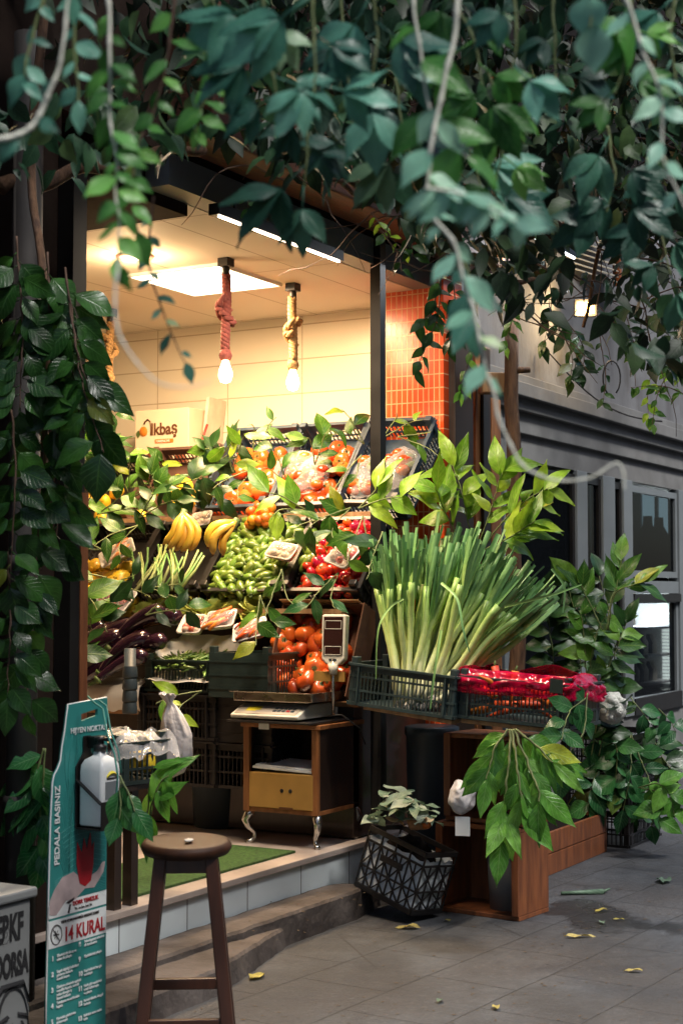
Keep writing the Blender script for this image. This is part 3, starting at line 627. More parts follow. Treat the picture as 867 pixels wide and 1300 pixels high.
for k in range(5):
    x = fx0 + .06 + k * .12
    if x > fx1 - .1: break
    for z in (.80, 1.04):
        q = MB(); q.lathe([(0, 0), (.04, 0), (.042, .1), (.02, .14), (.016, .17), (0, .17)], 12)
        tag(q.build('glass_bottle', K['bin_blue' if (k + int(z * 10)) % 2 else 'cream'], M=TR((x, 4.42, z))), 'small bottle on a shelf inside the display fridge', 'bottle', 'bottles in the display fridge')
# poster and dark things behind the left panes
q = MB(); a = hy(727, 720, 4.12); q.box(0, .16, 0, .004, 0, .92); p = tag(q.build('poster', K['ink_brown'], M=TR((a.x - .06, 4.13, 1.45))), 'narrow dark poster with white marks inside the shop window', 'poster')
q = MB(); random.seed(5)
for k in range(9): z = .05 + k * .05; q.box(.03, .03 + U(.04, .10), -.002, -.0005, z, z + .022)
q.build('print', K['ink_white'], p)
for k, px in enumerate((690, 706, 822, 836)):
    a = hy(px, 700, 5.0); q = MB(); h_ = .9 if k > 1 else .5; q.lathe([(0, 0), (.11, 0), (.12, h_ * .5), (.1, h_ * .8), (.05, h_ * .9), (.045, h_), (0, h_)], 14)
    tag(q.build('tall_jar', K['dark_back'], M=TR((a.x, 5.0, 1.45))), 'tall dark jar standing behind the shopfront glass', 'jar', 'jars behind the shopfront glass')
q = MB(); q.box(9.0, 15, 4.7, 5.4, .05, 1.45); tag(q.build('counter', K['dark_wall'], bevel=.01), 'dark counter inside the grey building', 'counter')
# dark wall added behind the vines to block the sky
q = MB(); q.box(-6, 40, 8.2, 8.6, 0, 14); q.box(-6, 8.2, 4.0, 4.1, 8, 14)
tag(q.build('sky_backdrop', K['dark_back']), 'added dark backdrop behind the vines that blocks the sky', 'building')
# louvred shutter and wall lamp
c_ = at(752, 326, 11.2); t = thing('louvre_panel', 'pale slatted louvre panel above the glowing lamp', 'louvre', c_, rz=rad(-10))
q = MB()
for k in range(9): q.M = TR((0, 0, -.13 + k * .042), (rad(28), 0, 0)); q.box(-.42, .34, -.024, .024, -.004, .004)
q.build('slat_panel', mat('pale_slats', (.62, .60, .52), .6), t)
for xa in (-.45, .34): q = MB(); q.box(xa, xa + .03, -.03, .03, -.16, .25); q.build('side_frame', K['wood_red'], t)
c_ = at(743, 392, 10.6); t = thing('flood_lamp', 'small glowing floodlight hanging among the vines over the grey wall', 'floodlight', c_, rz=HEAD - rad(90))
q = MB(); q.box(-.06, .06, -.006, .0, -.035, .045); q.build('lit_face', glow('flood_glow', (1, .58, .20), 5.5), t)
q = MB(); [q.box(*b) for b in ((-.075, .075, .001, .05, -.05, .06), (-.075, -.061, -.012, .001, -.05, .06), (.061, .075, -.012, .001, -.05, .06), (-.075, .075, -.03, .001, .047, .06))]; q.build('housing', K['black_metal'], t)
q = MB(); q.bar((0, .05, 0), (.05, .35, .05), .02); q.build('arm', K['black_metal'], t)
lamp('flood_light', 'POINT', (0, -.12, 0), 16, (1, .68, .32), parent=t, soft=.06)
# cables sagging over the grey wall
for i, (pts, lb) in enumerate((([(768, 505), (765, 560), (775, 620 - 100 + 0), (788, 500)], 'loop'), ([(600, 395), (660, 425), (730, 530), (830, 520)], 'sag'))):
    pp = [at(x, y, 10.4) for x, y in pts]; s_ = []
    if lb == 'loop': s_ = [at(776 + 11 * math.sin(a), 470 + 32 * (1 - math.cos(a)) if False else 480 + 22 * -math.cos(a), 10.4) for a in [k * .4 - 2.6 for k in range(14)]]
    else: s_ = [at(690 + 150 * f, 440 + 95 * f + 25 * math.sin(f * 3.14), 10.4) for f in [k / 14 for k in range(15)]]
    q = MB(); q.tube(s_, .006, 6); tag(q.build('cable', K['black_metal']), 'thin black cable hanging in a loop on the grey wall' if lb == 'loop' else 'thin black cable sagging across the grey wall', 'cable')

# unseen block added behind the camera: it shades and is mirrored in the glass
q = MB(); q.box(-25, 45, -9.6, -9, 0, 11)
for k in range(14):
    for z in (1.0, 4.2, 7.4): q.box(-22 + k * 4.6, -20 + k * 4.6, -9.0, -8.96, z, z + 1.7)
tag(q.build('sky_blocker', mat('sky_blocker_wall', (.16, .14, .12), .8)), 'unseen block added across the street to cut the sky light', 'building')
# left of the shop: pipe, utility box
q = MB(); a = hy(34, 900, 3.7); q.tube([(a.x, 3.72, 0), (a.x, 3.72, 3.6)], .055, 14)
for z in (.8, 1.65, 2.5): q.tube([(a.x, 3.72, z), (a.x, 3.72, z + .05)], .064, 14)
tag(q.build('drain_pipe', K['pipe']), 'grey drain pipe on the dark wall left of the shop', 'pipe')
q = MB(); a = hy(8, 900, 3.7); q.tube([(a.x - .1, 3.74, 0), (a.x - .1, 3.74, 3.6)], .035, 10); tag(q.build('drain_pipe', K['pipe']), 'thinner grey pipe at the far left edge of the wall', 'pipe')
t = thing('utility_box', 'grey utility box sprayed with black graffiti letters and a face', 'utility box', (3.2, 3.3, 0))
q = MB(); q.box(0, .64, 0, .40, .0, .60); q.build('body', K['util'], t, .012)
q = MB(); q.box(-.015, .655, -.015, .42, .603, .635); q.build('lid', K['util'], t, .008)
text('EBKF', .115, K['spray'], Matrix.Translation((.475, -.002, .485)) @ FACE, t, 'graffiti', sx=.50, bold=.004)
text('OORSA', .10, K['spray'], Matrix.Translation((.470, -.002, .375)) @ FACE, t, 'graffiti', sx=.46, bold=.004)
q = MB(); random.seed(2)
def stroke(pts, r): q.tube([Vector((x, -.002, z)) for x, z in pts], r, 6, flat=.12)
fc = (.555, .21)
stroke([(fc[0] + .075 * math.cos(a), fc[1] + .13 * math.sin(a)) for a in [k * .35 for k in range(19)]], .006)
stroke([(fc[0] - .07, fc[1] + .03), (fc[0] - .02, fc[1] + .045)], .008); stroke([(fc[0] + .025, fc[1] + .045), (fc[0] + .07, fc[1] + .03)], .008)
stroke([(fc[0] - .045, fc[1] + .015), (fc[0] - .03, fc[1] + .012)], .011); stroke([(fc[0] + .04, fc[1] + .015), (fc[0] + .05, fc[1] + .012)], .011)
stroke([(fc[0] + .0, fc[1] + .02), (fc[0] - .01, fc[1] - .03), (fc[0] + .01, fc[1] - .035)], .005)
stroke([(fc[0] - .06, fc[1] - .07), (fc[0], fc[1] - .055), (fc[0] + .06, fc[1] - .075)], .008); stroke([(fc[0] - .05, fc[1] - .085), (fc[0] + .05, fc[1] - .09)], .004)
stroke([(fc[0] - .12, fc[1] + .08), (fc[0] - .05, fc[1] + .14), (fc[0] + .05, fc[1] + .14), (fc[0] + .08, fc[1] + .07)], .012)
q.build('graffiti_face', K['spray'], t)
# ---------------------------------------------------------------- crates
def crate(name, label, m, wx, wy, h, bars=.026, posts=True, group=None, lattice=False, cat='crate', solid=(), base=True):
    """slatted crate, origin at the middle of its bottom; local X and Y are its sides"""
    t = thing(name, label, cat, group=group); m = K[m] if isinstance(m, str) else m
    if base: q = MB(); q.box(-wx / 2 + .004, wx / 2 - .004, -wy / 2 + .004, wy / 2 - .004, 0, .006); q.build('base', m, t)
    cor = [(-wx / 2, -wy / 2), (wx / 2, -wy / 2), (wx / 2, wy / 2), (-wx / 2, wy / 2)]
    for k in range(4):
        a = Vector((*cor[k], 0)); b = Vector((*cor[(k + 1) % 4], 0)); d = (b - a); L = d.length; d.normalize(); n = Vector((d.y, -d.x, 0))
        q = MB()
        if lattice:
            q.bar(a + UP * .012, b + UP * .012, .012, .024); q.bar(a + UP * (h - .012), b + UP * (h - .012), .012, .024)
            q.bar(a + UP * (h - .07), b + UP * (h - .07), .008, .01); q.bar(a + UP * h * .36, b + UP * h * .36, .008, .008)
            nn = max(2, int(L / .085)); s_ = L / nn
            for i in range(nn):
                for z0, z1 in ((.02, h * .36), (h * .36, h - .07)):
                    p = a + d * (i * s_); q.bar(p + UP * z0, p + d * s_ + UP * z1, .007, .006); q.bar(p + d * s_ + UP * z0, p + UP * z1, .007, .006)
                    q.bar(p + d * s_ * .5 + UP * z0, p + d * s_ * .5 + UP * z1, .007, .006)
                q.bar(a + d * (i * s_) + UP * .02, a + d * (i * s_) + UP * h, .007, .007)
        elif k in solid:
            q.bar(a + UP * h / 2, b + UP * h / 2, .006, h)
            for z in (.2, .5, .8): q.bar(a + UP * h * z + n * .004, b + UP * h * z + n * .004, .006, .008)
        else:
            nb = int(L / bars)
            for i in range(1, nb): p = a + d * (L * i / nb); q.bar(p + UP * .015, p + UP * (h - .03), .005, bars * .30)
            for z in (.03, .36, .70): q.bar(a + UP * h * z, b + UP * h * z, .008, .010)
            q.bar(a + UP * (h - .022), b + UP * (h - .022), .007, .03)
            q.bar(a + UP * (h - .004) + n * .006, b + UP * (h - .004) + n * .006, .022, .010)
            q.bar(a + UP * .008 + n * .002, b + UP * .008 + n * .002, .014, .016)
            e = .05
            for pp in (a + d * e, b - d * e): q.bar(pp + UP * .01, pp + UP * (h - .01), .009, .03)
        q.build('side_panel', m, t)
    if posts:
        for x, y in cor:
            sx, sy = (1 if x > 0 else -1), (1 if y > 0 else -1); q = MB()
            q.box(min(x, x - sx * .042), max(x, x - sx * .042), min(y, y - sy * .034), max(y, y - sy * .034), .004, h + .032); q.build('corner_post', m, t, .004)
    return t
def slopeM(pl, y, k, off=0.0, roll=0.0):
    """frame on a display slope: local X runs towards -Y (to the right in the photo), local Y up the slope, local Z off the slope"""
    a, b = pl; dx, dz = b[0] - a[0], b[1] - a[1]; L = math.hypot(dx, dz); ca, sa = dx / L, dz / L
    n = Vector((-sa, 0, ca)); o = Vector((a[0] + dx * k, y, a[1] + dz * k)) + n * off
    M = Matrix(((0, ca, -sa), (-1, 0, 0), (0, sa, ca))).to_4x4()
    return Matrix.Translation(o) @ M @ Matrix.Rotation(roll, 4, 'Z')

# stepped stand under the produce
t = thing('display_stand', 'dark stepped display stand along the tiled wall of the shop', 'stand', (7.1, 4.8, .3))
def dsp(name, m, *b): sbox(name, m, *b, parent=t, inv=Matrix.Translation((-7.1, -4.8, -.3)))
dsp('lower_step', K['wood_dark'], (7.02, 8.2, 3.9, 6.4, .31, 1.02))
dsp('middle_step', K['wood_dark'], (7.25, 8.2, 4.0, 6.4, 1.025, 1.50))
dsp('upper_step', K['wood_dark'], (7.6, 8.2, 4.33, 6.4, 1.505, 1.98))
dsp('shelf_board', K['wood_pale'], (6.98, 7.24, 3.95, 6.4, 1.46, 1.485)); dsp('shelf_board', K['wood_pale'], (7.36, 7.75, 3.95, 6.4, 1.985, 2.01))
dsp('back_board', K['wood_dark'], (7.9, 7.95, 4.34, 6.4, 1.985, 2.35))
LA = math.hypot(.35, .45); LB = math.hypot(.35, .40); LC = math.hypot(.3, .35)

# produce prototypes ------------------------------------------------
def make_tomato(r, m, label, lobes=5, amp=.045, seg=18):
    t = thing('tomato', label, 'tomato'); q = MB()
    prof = [(0, -.78 * r)] + [(r * math.sin(a) * 1.0, -r * .82 * math.cos(a)) for a in [math.pi * k / 9 for k in range(1, 8)]] + [(.30 * r, .70 * r), (.12 * r, .64 * r), (0, .60 * r)]
    q.lathe(prof, seg, lobes, amp); q.build('fruit', m, t)
    q = MB(); z = .68 * r
    for k in range(5):
        a = k * 1.257 + .3; d = Vector((math.cos(a), math.sin(a), .12)); q.leaf((0, 0, z), d, UP, r * .55, r * .17, .3, .1, 3, low=True)
    q.tube([(0, 0, z - .01), (r * .06, 0, z + r * .22)], r * .05, 5); q.build('calyx', K['calyx'], t)
    return t
def fill(root, M, w_, l_, sp, z0, label, group, layers=1, dz=.03, rmax=(.5, .5, 6.3), jit=.3, skip=None, limit=300, sc=(.85, 1.12), bulge=0.0, tip=None):
    n = 0
    for ly in range(layers):
        ny = max(1, int(l_ / (sp * .87))); nx = max(1, int(w_ / sp))
        for j in range(ny):
            for i in range(nx):
                x = -w_ / 2 + sp * (i + .5 + (.5 if (j + ly) % 2 else 0)) + U(-jit, jit) * sp; y = -l_ / 2 + sp * .87 * (j + .5) + U(-jit, jit) * sp
                if abs(x) > w_ / 2 - sp * .25: continue
                if skip and skip(x, y): continue
                if n >= limit: return
                z = z0 + ly * dz + U(-.3, .3) * sp * .4 + bulge * (1 - (2 * x / w_) ** 2) * (1 - (2 * y / l_) ** 2)
                rot = (U(-rmax[0], rmax[0]), U(-rmax[1], rmax[1]), U(0, rmax[2]))
                if tip: rot = (tip[0] + rot[0], tip[1] + rot[1], rot[2])
                put(root, M @ TR((x, y, z), rot, U(*sc)), label, group); n += 1

random.seed(11)
# --- upper row: three blue grey crates leaning back, older ones to the left
def leaning(y0, y1, pl, L, h, m, name, label, off=0, k=.5, roll=0, **kw):
    w_ = abs(y1 - y0); c = crate(name, label, m, w_, L, h, **kw); c.matrix_world = slopeM(pl, (y0 + y1) / 2, k, off - h + .02, roll); return c
LA_ = .60
leaning(4.66, 5.13, TA, LA_, .15, 'crate_blue', 'vegetable_crate', 'blue grey crate of orange tomatoes, leftmost of the three leaning on the upper shelf')
leaning(4.22, 4.64, TA, LA_, .15, 'crate_blue', 'vegetable_crate', 'blue grey crate of bagged produce under leaves, between two others on the upper shelf')
leaning(3.80, 4.20, TA, LA_, .15, 'crate_blue', 'vegetable_crate', 'blue grey crate of wrapped trays behind the steel post, on the upper shelf', roll=rad(-3))
tomA = make_tomato(.058, K['tomato'], 'orange red tomato in the leaning blue grey crate')
GA = 'tomatoes in the upper blue grey crates'
fill(tomA, slopeM(TA, 4.895, .45, -.075), .40, .52, .098, 0, 'orange tomato among the leaves in an upper blue grey crate', GA)
fill(tomA, slopeM(TA, 4.43, .45, -.085), .36, .52, .098, 0, 'orange tomato among the leaves in an upper blue grey crate', GA)
# plastic packets: a lumpy translucent bag with things in it
def packet(px, py, pl, label, wx, wy, m1, seed, off=.0, roll=0, film_=True):
    p = hplane(px, py, pl[0], pl[1]); k = (p.x - pl[0][0]) / (pl[1][0] - pl[0][0]); M = slopeM(pl, p.y, k, off, roll)
    t = thing('produce_bag', label, 'bag', M=M, group=None); random.seed(seed)
    for i in range(int(12)):
        q = MB(); q.blob((U(-.4, .4) * wx, U(-.4, .4) * wy, U(-.01, .02)), U(.026, .04), (1.2, .9, .8), .12, 2, i, 10, 7)
        q.build('vegetable', m1 if i % 4 else K['calyx'], t)
    q = MB(); q.blob((0, 0, .005), .5, (wx * 1.05, wy * 1.05, .075), .12, 2.2, seed, 48, 28, True); q.build('film', K['wrap'], t)
    return t
packet(372, 590, TA, 'clear bag of tomatoes under leaves in the middle upper crate', .24, .24, K['tomato'], 3, -.03)
packet(395, 600, TA, 'clear bag of radishes lying right of the leaf spray in the middle upper crate', .20, .26, K['tomato_red'], 4, -.02)
packet(465, 600, TA, 'clear bag of tomatoes left of the steel post in the third upper crate', .22, .30, K['tomato'], 5, -.03)
packet(503, 590, TA, 'clear bag of red peppers right of the steel post in the third upper crate', .20, .28, K['tomato'], 6, -.03)
leaning(5.20, 5.70, TA, .55, .14, 'crate_brown', 'vegetable_crate', 'brown crate half hidden by leaves on the upper shelf below the fruit carton', off=-.06, k=.42)
leaning(5.76, 6.25, TA, .50, .14, 'crate_black', 'vegetable_crate', 'black crate at the far left end of the upper shelf', off=-.08, k=.4)
q = MB(); q.blob((0, 0, 0), .048, (1, 1, 1.25), .06, 3, 2, 14, 9); q.tube([(0, 0, .056), (0, 0, .066)], [.012, .006], 8); lem = q.build('lemon', K['lemon'])
tag(lem, 'yellow lemon', 'lemon')
fill(lem, slopeM(TA, 5.45, .40, -.09), .44, .46, .095, 0, 'yellow lemon among leaves in an upper crate at the left', 'lemons on the upper shelf', sc=(.8, 1.0), rmax=(1.5, 1.5, 6), skip=lambda x, y: y > .08 or R() < .35)
fill(lem, slopeM(TA, 5.98, .30, -.09), .40, .40, .105, 0, 'yellow lemon among leaves in an upper crate at the left', 'lemons on the upper shelf', rmax=(1.5, 1.5, 6), skip=lambda x, y: y > .05 or R() < .3)

# --- middle row
leaning(4.86, 5.33, TB, .50, .13, 'crate_black', 'vegetable_crate', 'black crate of cut green stalks under the bananas', k=.47)
leaning(5.36, 5.84, TB, .50, .13, 'crate_black', 'vegetable_crate', 'black crate of lemons at the left end of the middle shelf', k=.47)
leaning(4.34, 4.83, TB, .50, .13, 'crate_black', 'vegetable_crate', 'black crate heaped with pale green peppers', k=.47)
leaning(3.86, 4.31, TB, .50, .13, 'crate_black', 'vegetable_crate', 'black crate of small red tomatoes right of the green peppers', k=.47)
q = MB(); pts = []; rs = []
for k in range(9):
    f = k / 8; pts.append((.075 * (f - .5) * 1.5, .012 * math.sin(f * 3), .006 * math.sin(f * 5))); rs.append((.021 + .006 * math.sin(f * 2.5)) * (1 - f ** 6 * .65) * (1 if k else .6))
pep = thing('green_pepper', 'pale green pepper', 'pepper'); q.tube(pts, rs, 9); q.build('fruit', K['pepper'], pep)
q = MB(); q.tube([(-.056, 0, 0), (-.064, 0, 0), (-.080, .004, .010)], [.014, .006, .004], 6); q.build('stalk', K['calyx'], pep)
fill(pep, slopeM(TB, 4.585, .50, -.035), .46, .56, .042, 0, 'small pale green pepper heaped in the black crate below the upper tomatoes', 'green peppers in the black crate', layers=2, dz=.035, jit=.4, rmax=(.5, .5, 6.3), limit=280, bulge=.03, sc=(.55, 1.0))
fill(pep, slopeM(TB, 4.26, .62, -.02), .16, .26, .05, 0, 'small pale green pepper heaped in the black crate below the upper tomatoes', 'green peppers in the black crate', jit=.4)
tomB = make_tomato(.034, K['tomato_red'], 'small red tomato', 4, .02, 14)
fill(tomB, slopeM(TB, 4.06, .52, -.04), .40, .54, .058, 0, 'small red tomato in the black crate left of the steel post', 'small red tomatoes on the middle shelf', layers=2, dz=.028, jit=.35, rmax=(1.2, 1.2, 6), bulge=.02, limit=130)
fill(lem, slopeM(TB, 5.62, .25, -.02), .42, .30, .1, 0, 'yellow lemon in the black crate at the left of the middle shelf', 'lemons on the middle shelf', rmax=(1.5, 1.5, 6), sc=(.9, 1.2))
ora = MB().blob((0, 0, 0), .03, (1, 1, .9), .03, 2, 1, 12, 8).build('kumquat', K['orange']); tag(ora, 'small orange fruit', 'fruit')
M_ = slopeM(TB, 4.62, .93, .05); fill(ora, M_, .16, .14, .048, .02, 'small orange fruit in the little heap above the green peppers', 'small orange fruits', layers=2, dz=.03, sc=(.9, 1.1))
# bananas
def banana_hand(px, py, Y, n, spread, L, label, flip=1, tilt=0):
    top = at(px, py, Y); t = thing('banana_hand', label, 'bananas', M=Matrix.Translation(top) @ Euler((0, 0, HEAD - rad(90))).to_matrix().to_4x4() @ Matrix.Rotation(tilt, 4, 'Y'))
    q = MB(); q.tube([(0, .02, .035), (0, .01, 0), (0, 0, -.03)], [.017, .02, .024], 8); q.build('crown', K['calyx'], t)
    for k in range(n):
        f = (k / (n - 1) - .5) * 2 if n > 1 else 0; pts = []; rs = []
        for i in range(13):
            u = i / 12; ang = f * spread
            x = f * (.052 if n > 3 else .034) * min(1, u * 2.6) + math.sin(ang) * L * u * .35 + flip * .045 * math.sin(u * 2.9); z = -L * u + .02 * f * f; y = -.045 * math.sin(u * math.pi * .9) - .016 * (k % 2) - .02 * (1 - f * f)
            pts.append((x, y, z)); rs.append(.0215 * (min(1, .34 + u * 3.4) if u < .5 else min(1, .30 + (1 - u) * 6)))
        q = MB(); q.tube(pts, rs, 7); q.build('banana', K['banana'], t)
        q = MB(); q.tube([pts[-1], Vector(pts[-1]) + Vector((0, .002, -.012))], [.0075, .005], 6); q.build('banana_tip', K['ink_brown'], t)
banana_hand(232, 655, 8.12, 5, .26, .185, 'larger hand of ripe bananas above the cut stalks', 1, rad(14))
banana_hand(297, 666, 8.02, 3, .18, .185, 'smaller hand of ripe bananas leaning on the green peppers', -1, rad(30))
# cut stalks, beans
def stalks(px0, px1, py, pl, n, L, label, seed, m='lettuce'):
    random.seed(seed)
    for k in range(n):
        p = hplane(U(px0, px1), py + U(-8, 8), *pl); a = U(-.5, .5); d = Vector((.35, -math.sin(a), .8)).normalized(); q = MB()
        q.rn = U(.2, 1); q.tube([(0, 0, 0), d * L * .5 + RT * .01, d * L * U(.8, 1.1)], [U(.012, .018), .012, .009], 7, flat=.6, attr=[R() * .5 + .1, .5, .5])
        tag(q.build('green_stalk', K['leekleaf'] if k % 3 == 0 else K['stalk'], M=Matrix.Translation(p + Vector((-.05, 0, .0)))), label, 'stalk', 'cut stalks under the bananas')
K['stalk'] = gradmat('cut_stalk', [(0, (.55, .60, .28)), (.5, (.36, .44, .16)), (1, (.2, .3, .1))], .5)
stalks(172, 238, 745, TB, 26, .26, 'pale green cut stalk in the black crate under the bananas', 4)
# lettuce strips under the middle shelf: frilly heads
def lettuce(p, r, label, seed, m='lettuce', nl=16):
    random.seed(seed); q = MB()
    for k in range(nl):
        a = k * 2.4; el = .15 + .9 * (k / nl); q.rn = R(); d = Vector((math.cos(a) * math.cos(el), math.sin(a) * math.cos(el), math.sin(el)))
        q.leaf(Vector((0, 0, 0)), d, UP - d * .2, r * U(.9, 1.2), r * U(1.0, 1.3), -.25, .35, 6, .6, .09, .6)
    return tag(q.build('lettuce', K[m], M=TR(p, (U(-.4, .4), U(-.4, .4), U(0, 6)))), label, 'lettuce', 'frilly lettuces on the lower shelf')
for k, px in enumerate((172, 192, 214, 236, 258, 280, 302, 326)):
    lettuce(hplane(px, 783 + (k % 2) * 4, (6.95, 1.3), (7.1, 1.5)), .11, 'frilly yellow green lettuce tucked under the middle shelf', 40 + k)

# --- trays
def tray(px, py, pl, wx, wy, m, label, roll=0, off=.03, seed=1, kind='round', n=16, tilt=0.0):
    p = hplane(px, py, *pl); k = (p.x - pl[0][0]) / (pl[1][0] - pl[0][0]); M = slopeM(pl, p.y, k, off, roll) @ Matrix.Rotation(tilt, 4, 'X')
    t = thing('produce_tray', label, 'tray', M=M); random.seed(seed); q = MB()
    def rr(w_, l_, z, r=.02):
        o = []
        for cx_, cy_, a0 in ((1, 1, 0), (-1, 1, 90), (-1, -1, 180), (1, -1, 270)):
            for a in (0, 30, 60, 90): o.append(q.vert((cx_ * (w_ / 2 - r) + r * math.cos(rad(a0 + a)), cy_ * (l_ / 2 - r) + r * math.sin(rad(a0 + a)), z)))
        return o
    rings = [rr(wx * .86, wy * .82, -.002), rr(wx, wy, .030), rr(wx + .012, wy + .012, .030), rr(wx + .012, wy + .012, .036), rr(wx - .006, wy - .006, .036), rr(wx * .84, wy * .80, .006)]
    for A, B in zip(rings, rings[1:]):
        for j in range(16): q.face([A[j], A[(j + 1) % 16], B[(j + 1) % 16], B[j]])
    q.face(rings[0][::-1]); q.face(rings[-1]); q.build('foam_base', K['foam'], t)
    for i in range(n):
        x, y = U(-.38, .38) * wx, U(-.36, .36) * wy; q = MB()
        if kind == 'round': q.blob((x, y, U(.022, .036)), U(.018, .024), (1, 1, .9), .05, 2, i, 10, 7)
        elif kind == 'pod':
            a = U(-.3, .3) + .5; d = Vector((math.cos(a), math.sin(a), 0)) * U(.04, .06); c = Vector((x * .7, y, U(.026, .045))); q.tube([c - d, c + UP * .006, c + d], [.008, .012, .006], 7)
        else: q.blob((x, y, U(.02, .034)), U(.02, .026), (1.1, 1, .75), .25, 3, i, 10, 7)
        q.build('vegetable', m if not isinstance(m, tuple) else m[i % len(m)], t)
    q = MB(); nx_, ny_ = 12, 9; g_ = [[q.vert(((i / nx_ - .5) * wx * .99, (j / ny_ - .5) * wy * .99, .038 + .022 * math.sin(i / nx_ * math.pi) ** .5 * math.sin(j / ny_ * math.pi) ** .5 + .004 * noise.noise(Vector((i * .8, j * .8, seed))))) for j in range(ny_ + 1)] for i in range(nx_ + 1)]
    for i in range(nx_):
        for j in range(ny_): q.face([g_[i][j], g_[i + 1][j], g_[i + 1][j + 1], g_[i][j + 1]])
    q.build('film', K['wrap'], t)
tray(160, 780, TC, .24, .15, K['tomato_red'], 'white foam tray of dark red tomatoes under the leftmost lemons', rad(-14), .10, 1, 'round', 26)
tray(157, 714, TB, .21, .13, (K['mushroom'], K['mushroom'], K['carrot']), 'tilted white foam tray of mixed cut vegetables beside the lemons', rad(38), .05, 2, 'pod', 13)
tray(253, 806, TC, .14, .12, (K['mushroom'], K['tomato'], K['tomato']), 'small pinkish foam tray on white paper above the beans', 0, .06, 3, 'round', 14)
tray(289, 800, TC, .17, .11, K['carrot'], 'foam tray of orange pods right of the small pinkish tray', rad(8), .06, 4, 'pod', 24)
tray(368, 717, TB, .17, .10, K['mushroom'], 'foam tray of pale mushrooms between green peppers and red tomatoes', rad(-12), .08, 5, 'cap', 14)
tray(448, 722, TB, .15, .17, (K['tomato_red'], K['mushroom']), 'white rimmed tray of radishes left of the leeks', rad(-22), .09, 6, 'round', 14)
tray(266, 676, TB, .12, .10, K['mushroom'], 'little tray of pale mushrooms between the two banana hands', rad(10), .08, 7, 'cap', 8)
tray(325, 812, TC, .18, .12, K['tomato'], 'foam tray of red peppers left of the tomato carton', rad(20), .05, 8, 'pod', 16)

# --- lower row
random.seed(21)
eg = thing('aubergine', 'dark aubergine', 'aubergine'); q = MB(); pts = []; rs = []
for k in range(13):
    f = k / 12; pts.append((.36 * (f - .5), .05 * math.sin(f * 3.1) - .025, 0)); rs.append(max(.004, .024 + .030 * math.sin(min(1, f * .78) * 3.1 * .62) ** 1.4) * (1 if f < .86 else math.sqrt(max(.02, 1 - ((f - .86) / .145) ** 2))))
q.tube(pts, rs, 16); q.build('fruit', K['eggplant'], eg)
q = MB(); q.tube([(-.168, -.02, 0), (-.183, -.027, 0), (-.195, -.030, 0), (-.235, -.045, .01)], [.032, .028, .012, .009], 8); q.build('stalk', K['calyx'], eg)
for (px, py, rz, rx, s_, of) in ((120, 836, 48, 0, 1, .10), (134, 846, 52, 40, 1.05, .13), (150, 828, 40, 10, 1, .12), (168, 842, 50, 70, .95, .10), (186, 815, 42, 0, 1.05, .13), (205, 806, 28, 30, .95, .10), (140, 812, 30, 0, .9, .06), (112, 820, 60, 0, .9, .05), (165, 858, 35, 0, .85, .09), (186, 834, 25, 0, .9, .07), (104, 848, 70, 0, .9, .06), (125, 866, 40, 0, .9, .06)):
    p = hplane(px, py, *TC); k = (p.x - TC[0][0]) / .3
    put(eg, slopeM(TC, p.y, k, of) @ TR((0, 0, 0), (rad(rx), rad(U(-8, 8)), rad(rz)), s_), 'glossy dark aubergine in the heap above the paper lined box', 'aubergines heaped at the left')
# lined carton under the aubergines
t = thing('carton', 'carton lined with crumpled pinkish paper under the aubergines', 'carton', (6.74, 5.30, .92))
q = MB(); q.box(-.05, .34, -.26, .30, 0, .12); q.build('box', K['card'], t, .004)
q = MB(); nn = 40; rows = []
for k in range(nn + 1):
    y = -.29 + .62 * k / nn; e = noise.noise(Vector((y * 9, 2, 0))); rows.append([q.vert((-.06 - .012 * e * 1, y, .02 + .03 * noise.noise(Vector((y * 14, 7, 0))))), q.vert((-.072 + .012 * e, y, .08)), q.vert((-.064, y, .15 + .01 * e)), q.vert((.02, y, .19 + .012 * e))])
for A, B in zip(rows, rows[1:]):
    for j in range(3): q.face([A[j], B[j], B[j + 1], A[j + 1]])
q.build('paper_lining', K['paper'], t)
# green crate of beans with white paper
bx = hx(229, 872, 6.72); c = crate('vegetable_crate', 'dark green slatted crate of green beans lined with white paper', 'crate_green', .34, .46, .17, bars=.02)
c.matrix_world = TR((6.89, bx.y, 1.045)); M_ = c.matrix_world.copy()
q = MB(); nn = 20; g_ = []
for i in range(nn + 1):
    row = []
    for j in range(nn + 1):
        u, v = i / nn - .5, j / nn - .5; e = noise.noise(Vector((u * 5, v * 5, 3))); rr_ = max(abs(u), abs(v)) * 2
        row.append(q.vert((u * .40 * (1 if rr_ < .8 else 1.0), v * .50, .10 + .03 * e + (.12 * max(0, rr_ - .6) / .4 if u > -.35 else .03) + u * .14)))
    g_.append(row)
for i in range(nn):
    for j in range(nn): q.face([g_[i][j], g_[i + 1][j], g_[i + 1][j + 1], g_[i][j + 1]])
tag(q.build('paper_sheet', K['paper'], M=M_), 'crumpled white paper lining the crate of beans', 'paper')
q = MB(); q.tube([(.09 * (f - .5) * 1.6, .018 * math.sin(f * 3), 0) for f in [k / 7 for k in range(8)]], [.003, .006, .0065, .0065, .0065, .006, .005, .002], 6); bn = q.build('green_bean', K['bean']); tag(bn, 'green bean', 'bean')
fill(bn, M_ @ TR((-.05, 0, .15), (0, rad(-14), 0)), .22, .36, .024, 0, 'slim green bean lying on white paper in the dark green crate', 'green beans in the dark green crate', layers=2, dz=.012, jit=.5, rmax=(.25, .35, 3.1), limit=150, bulge=.035, sc=(.8, 1.3))
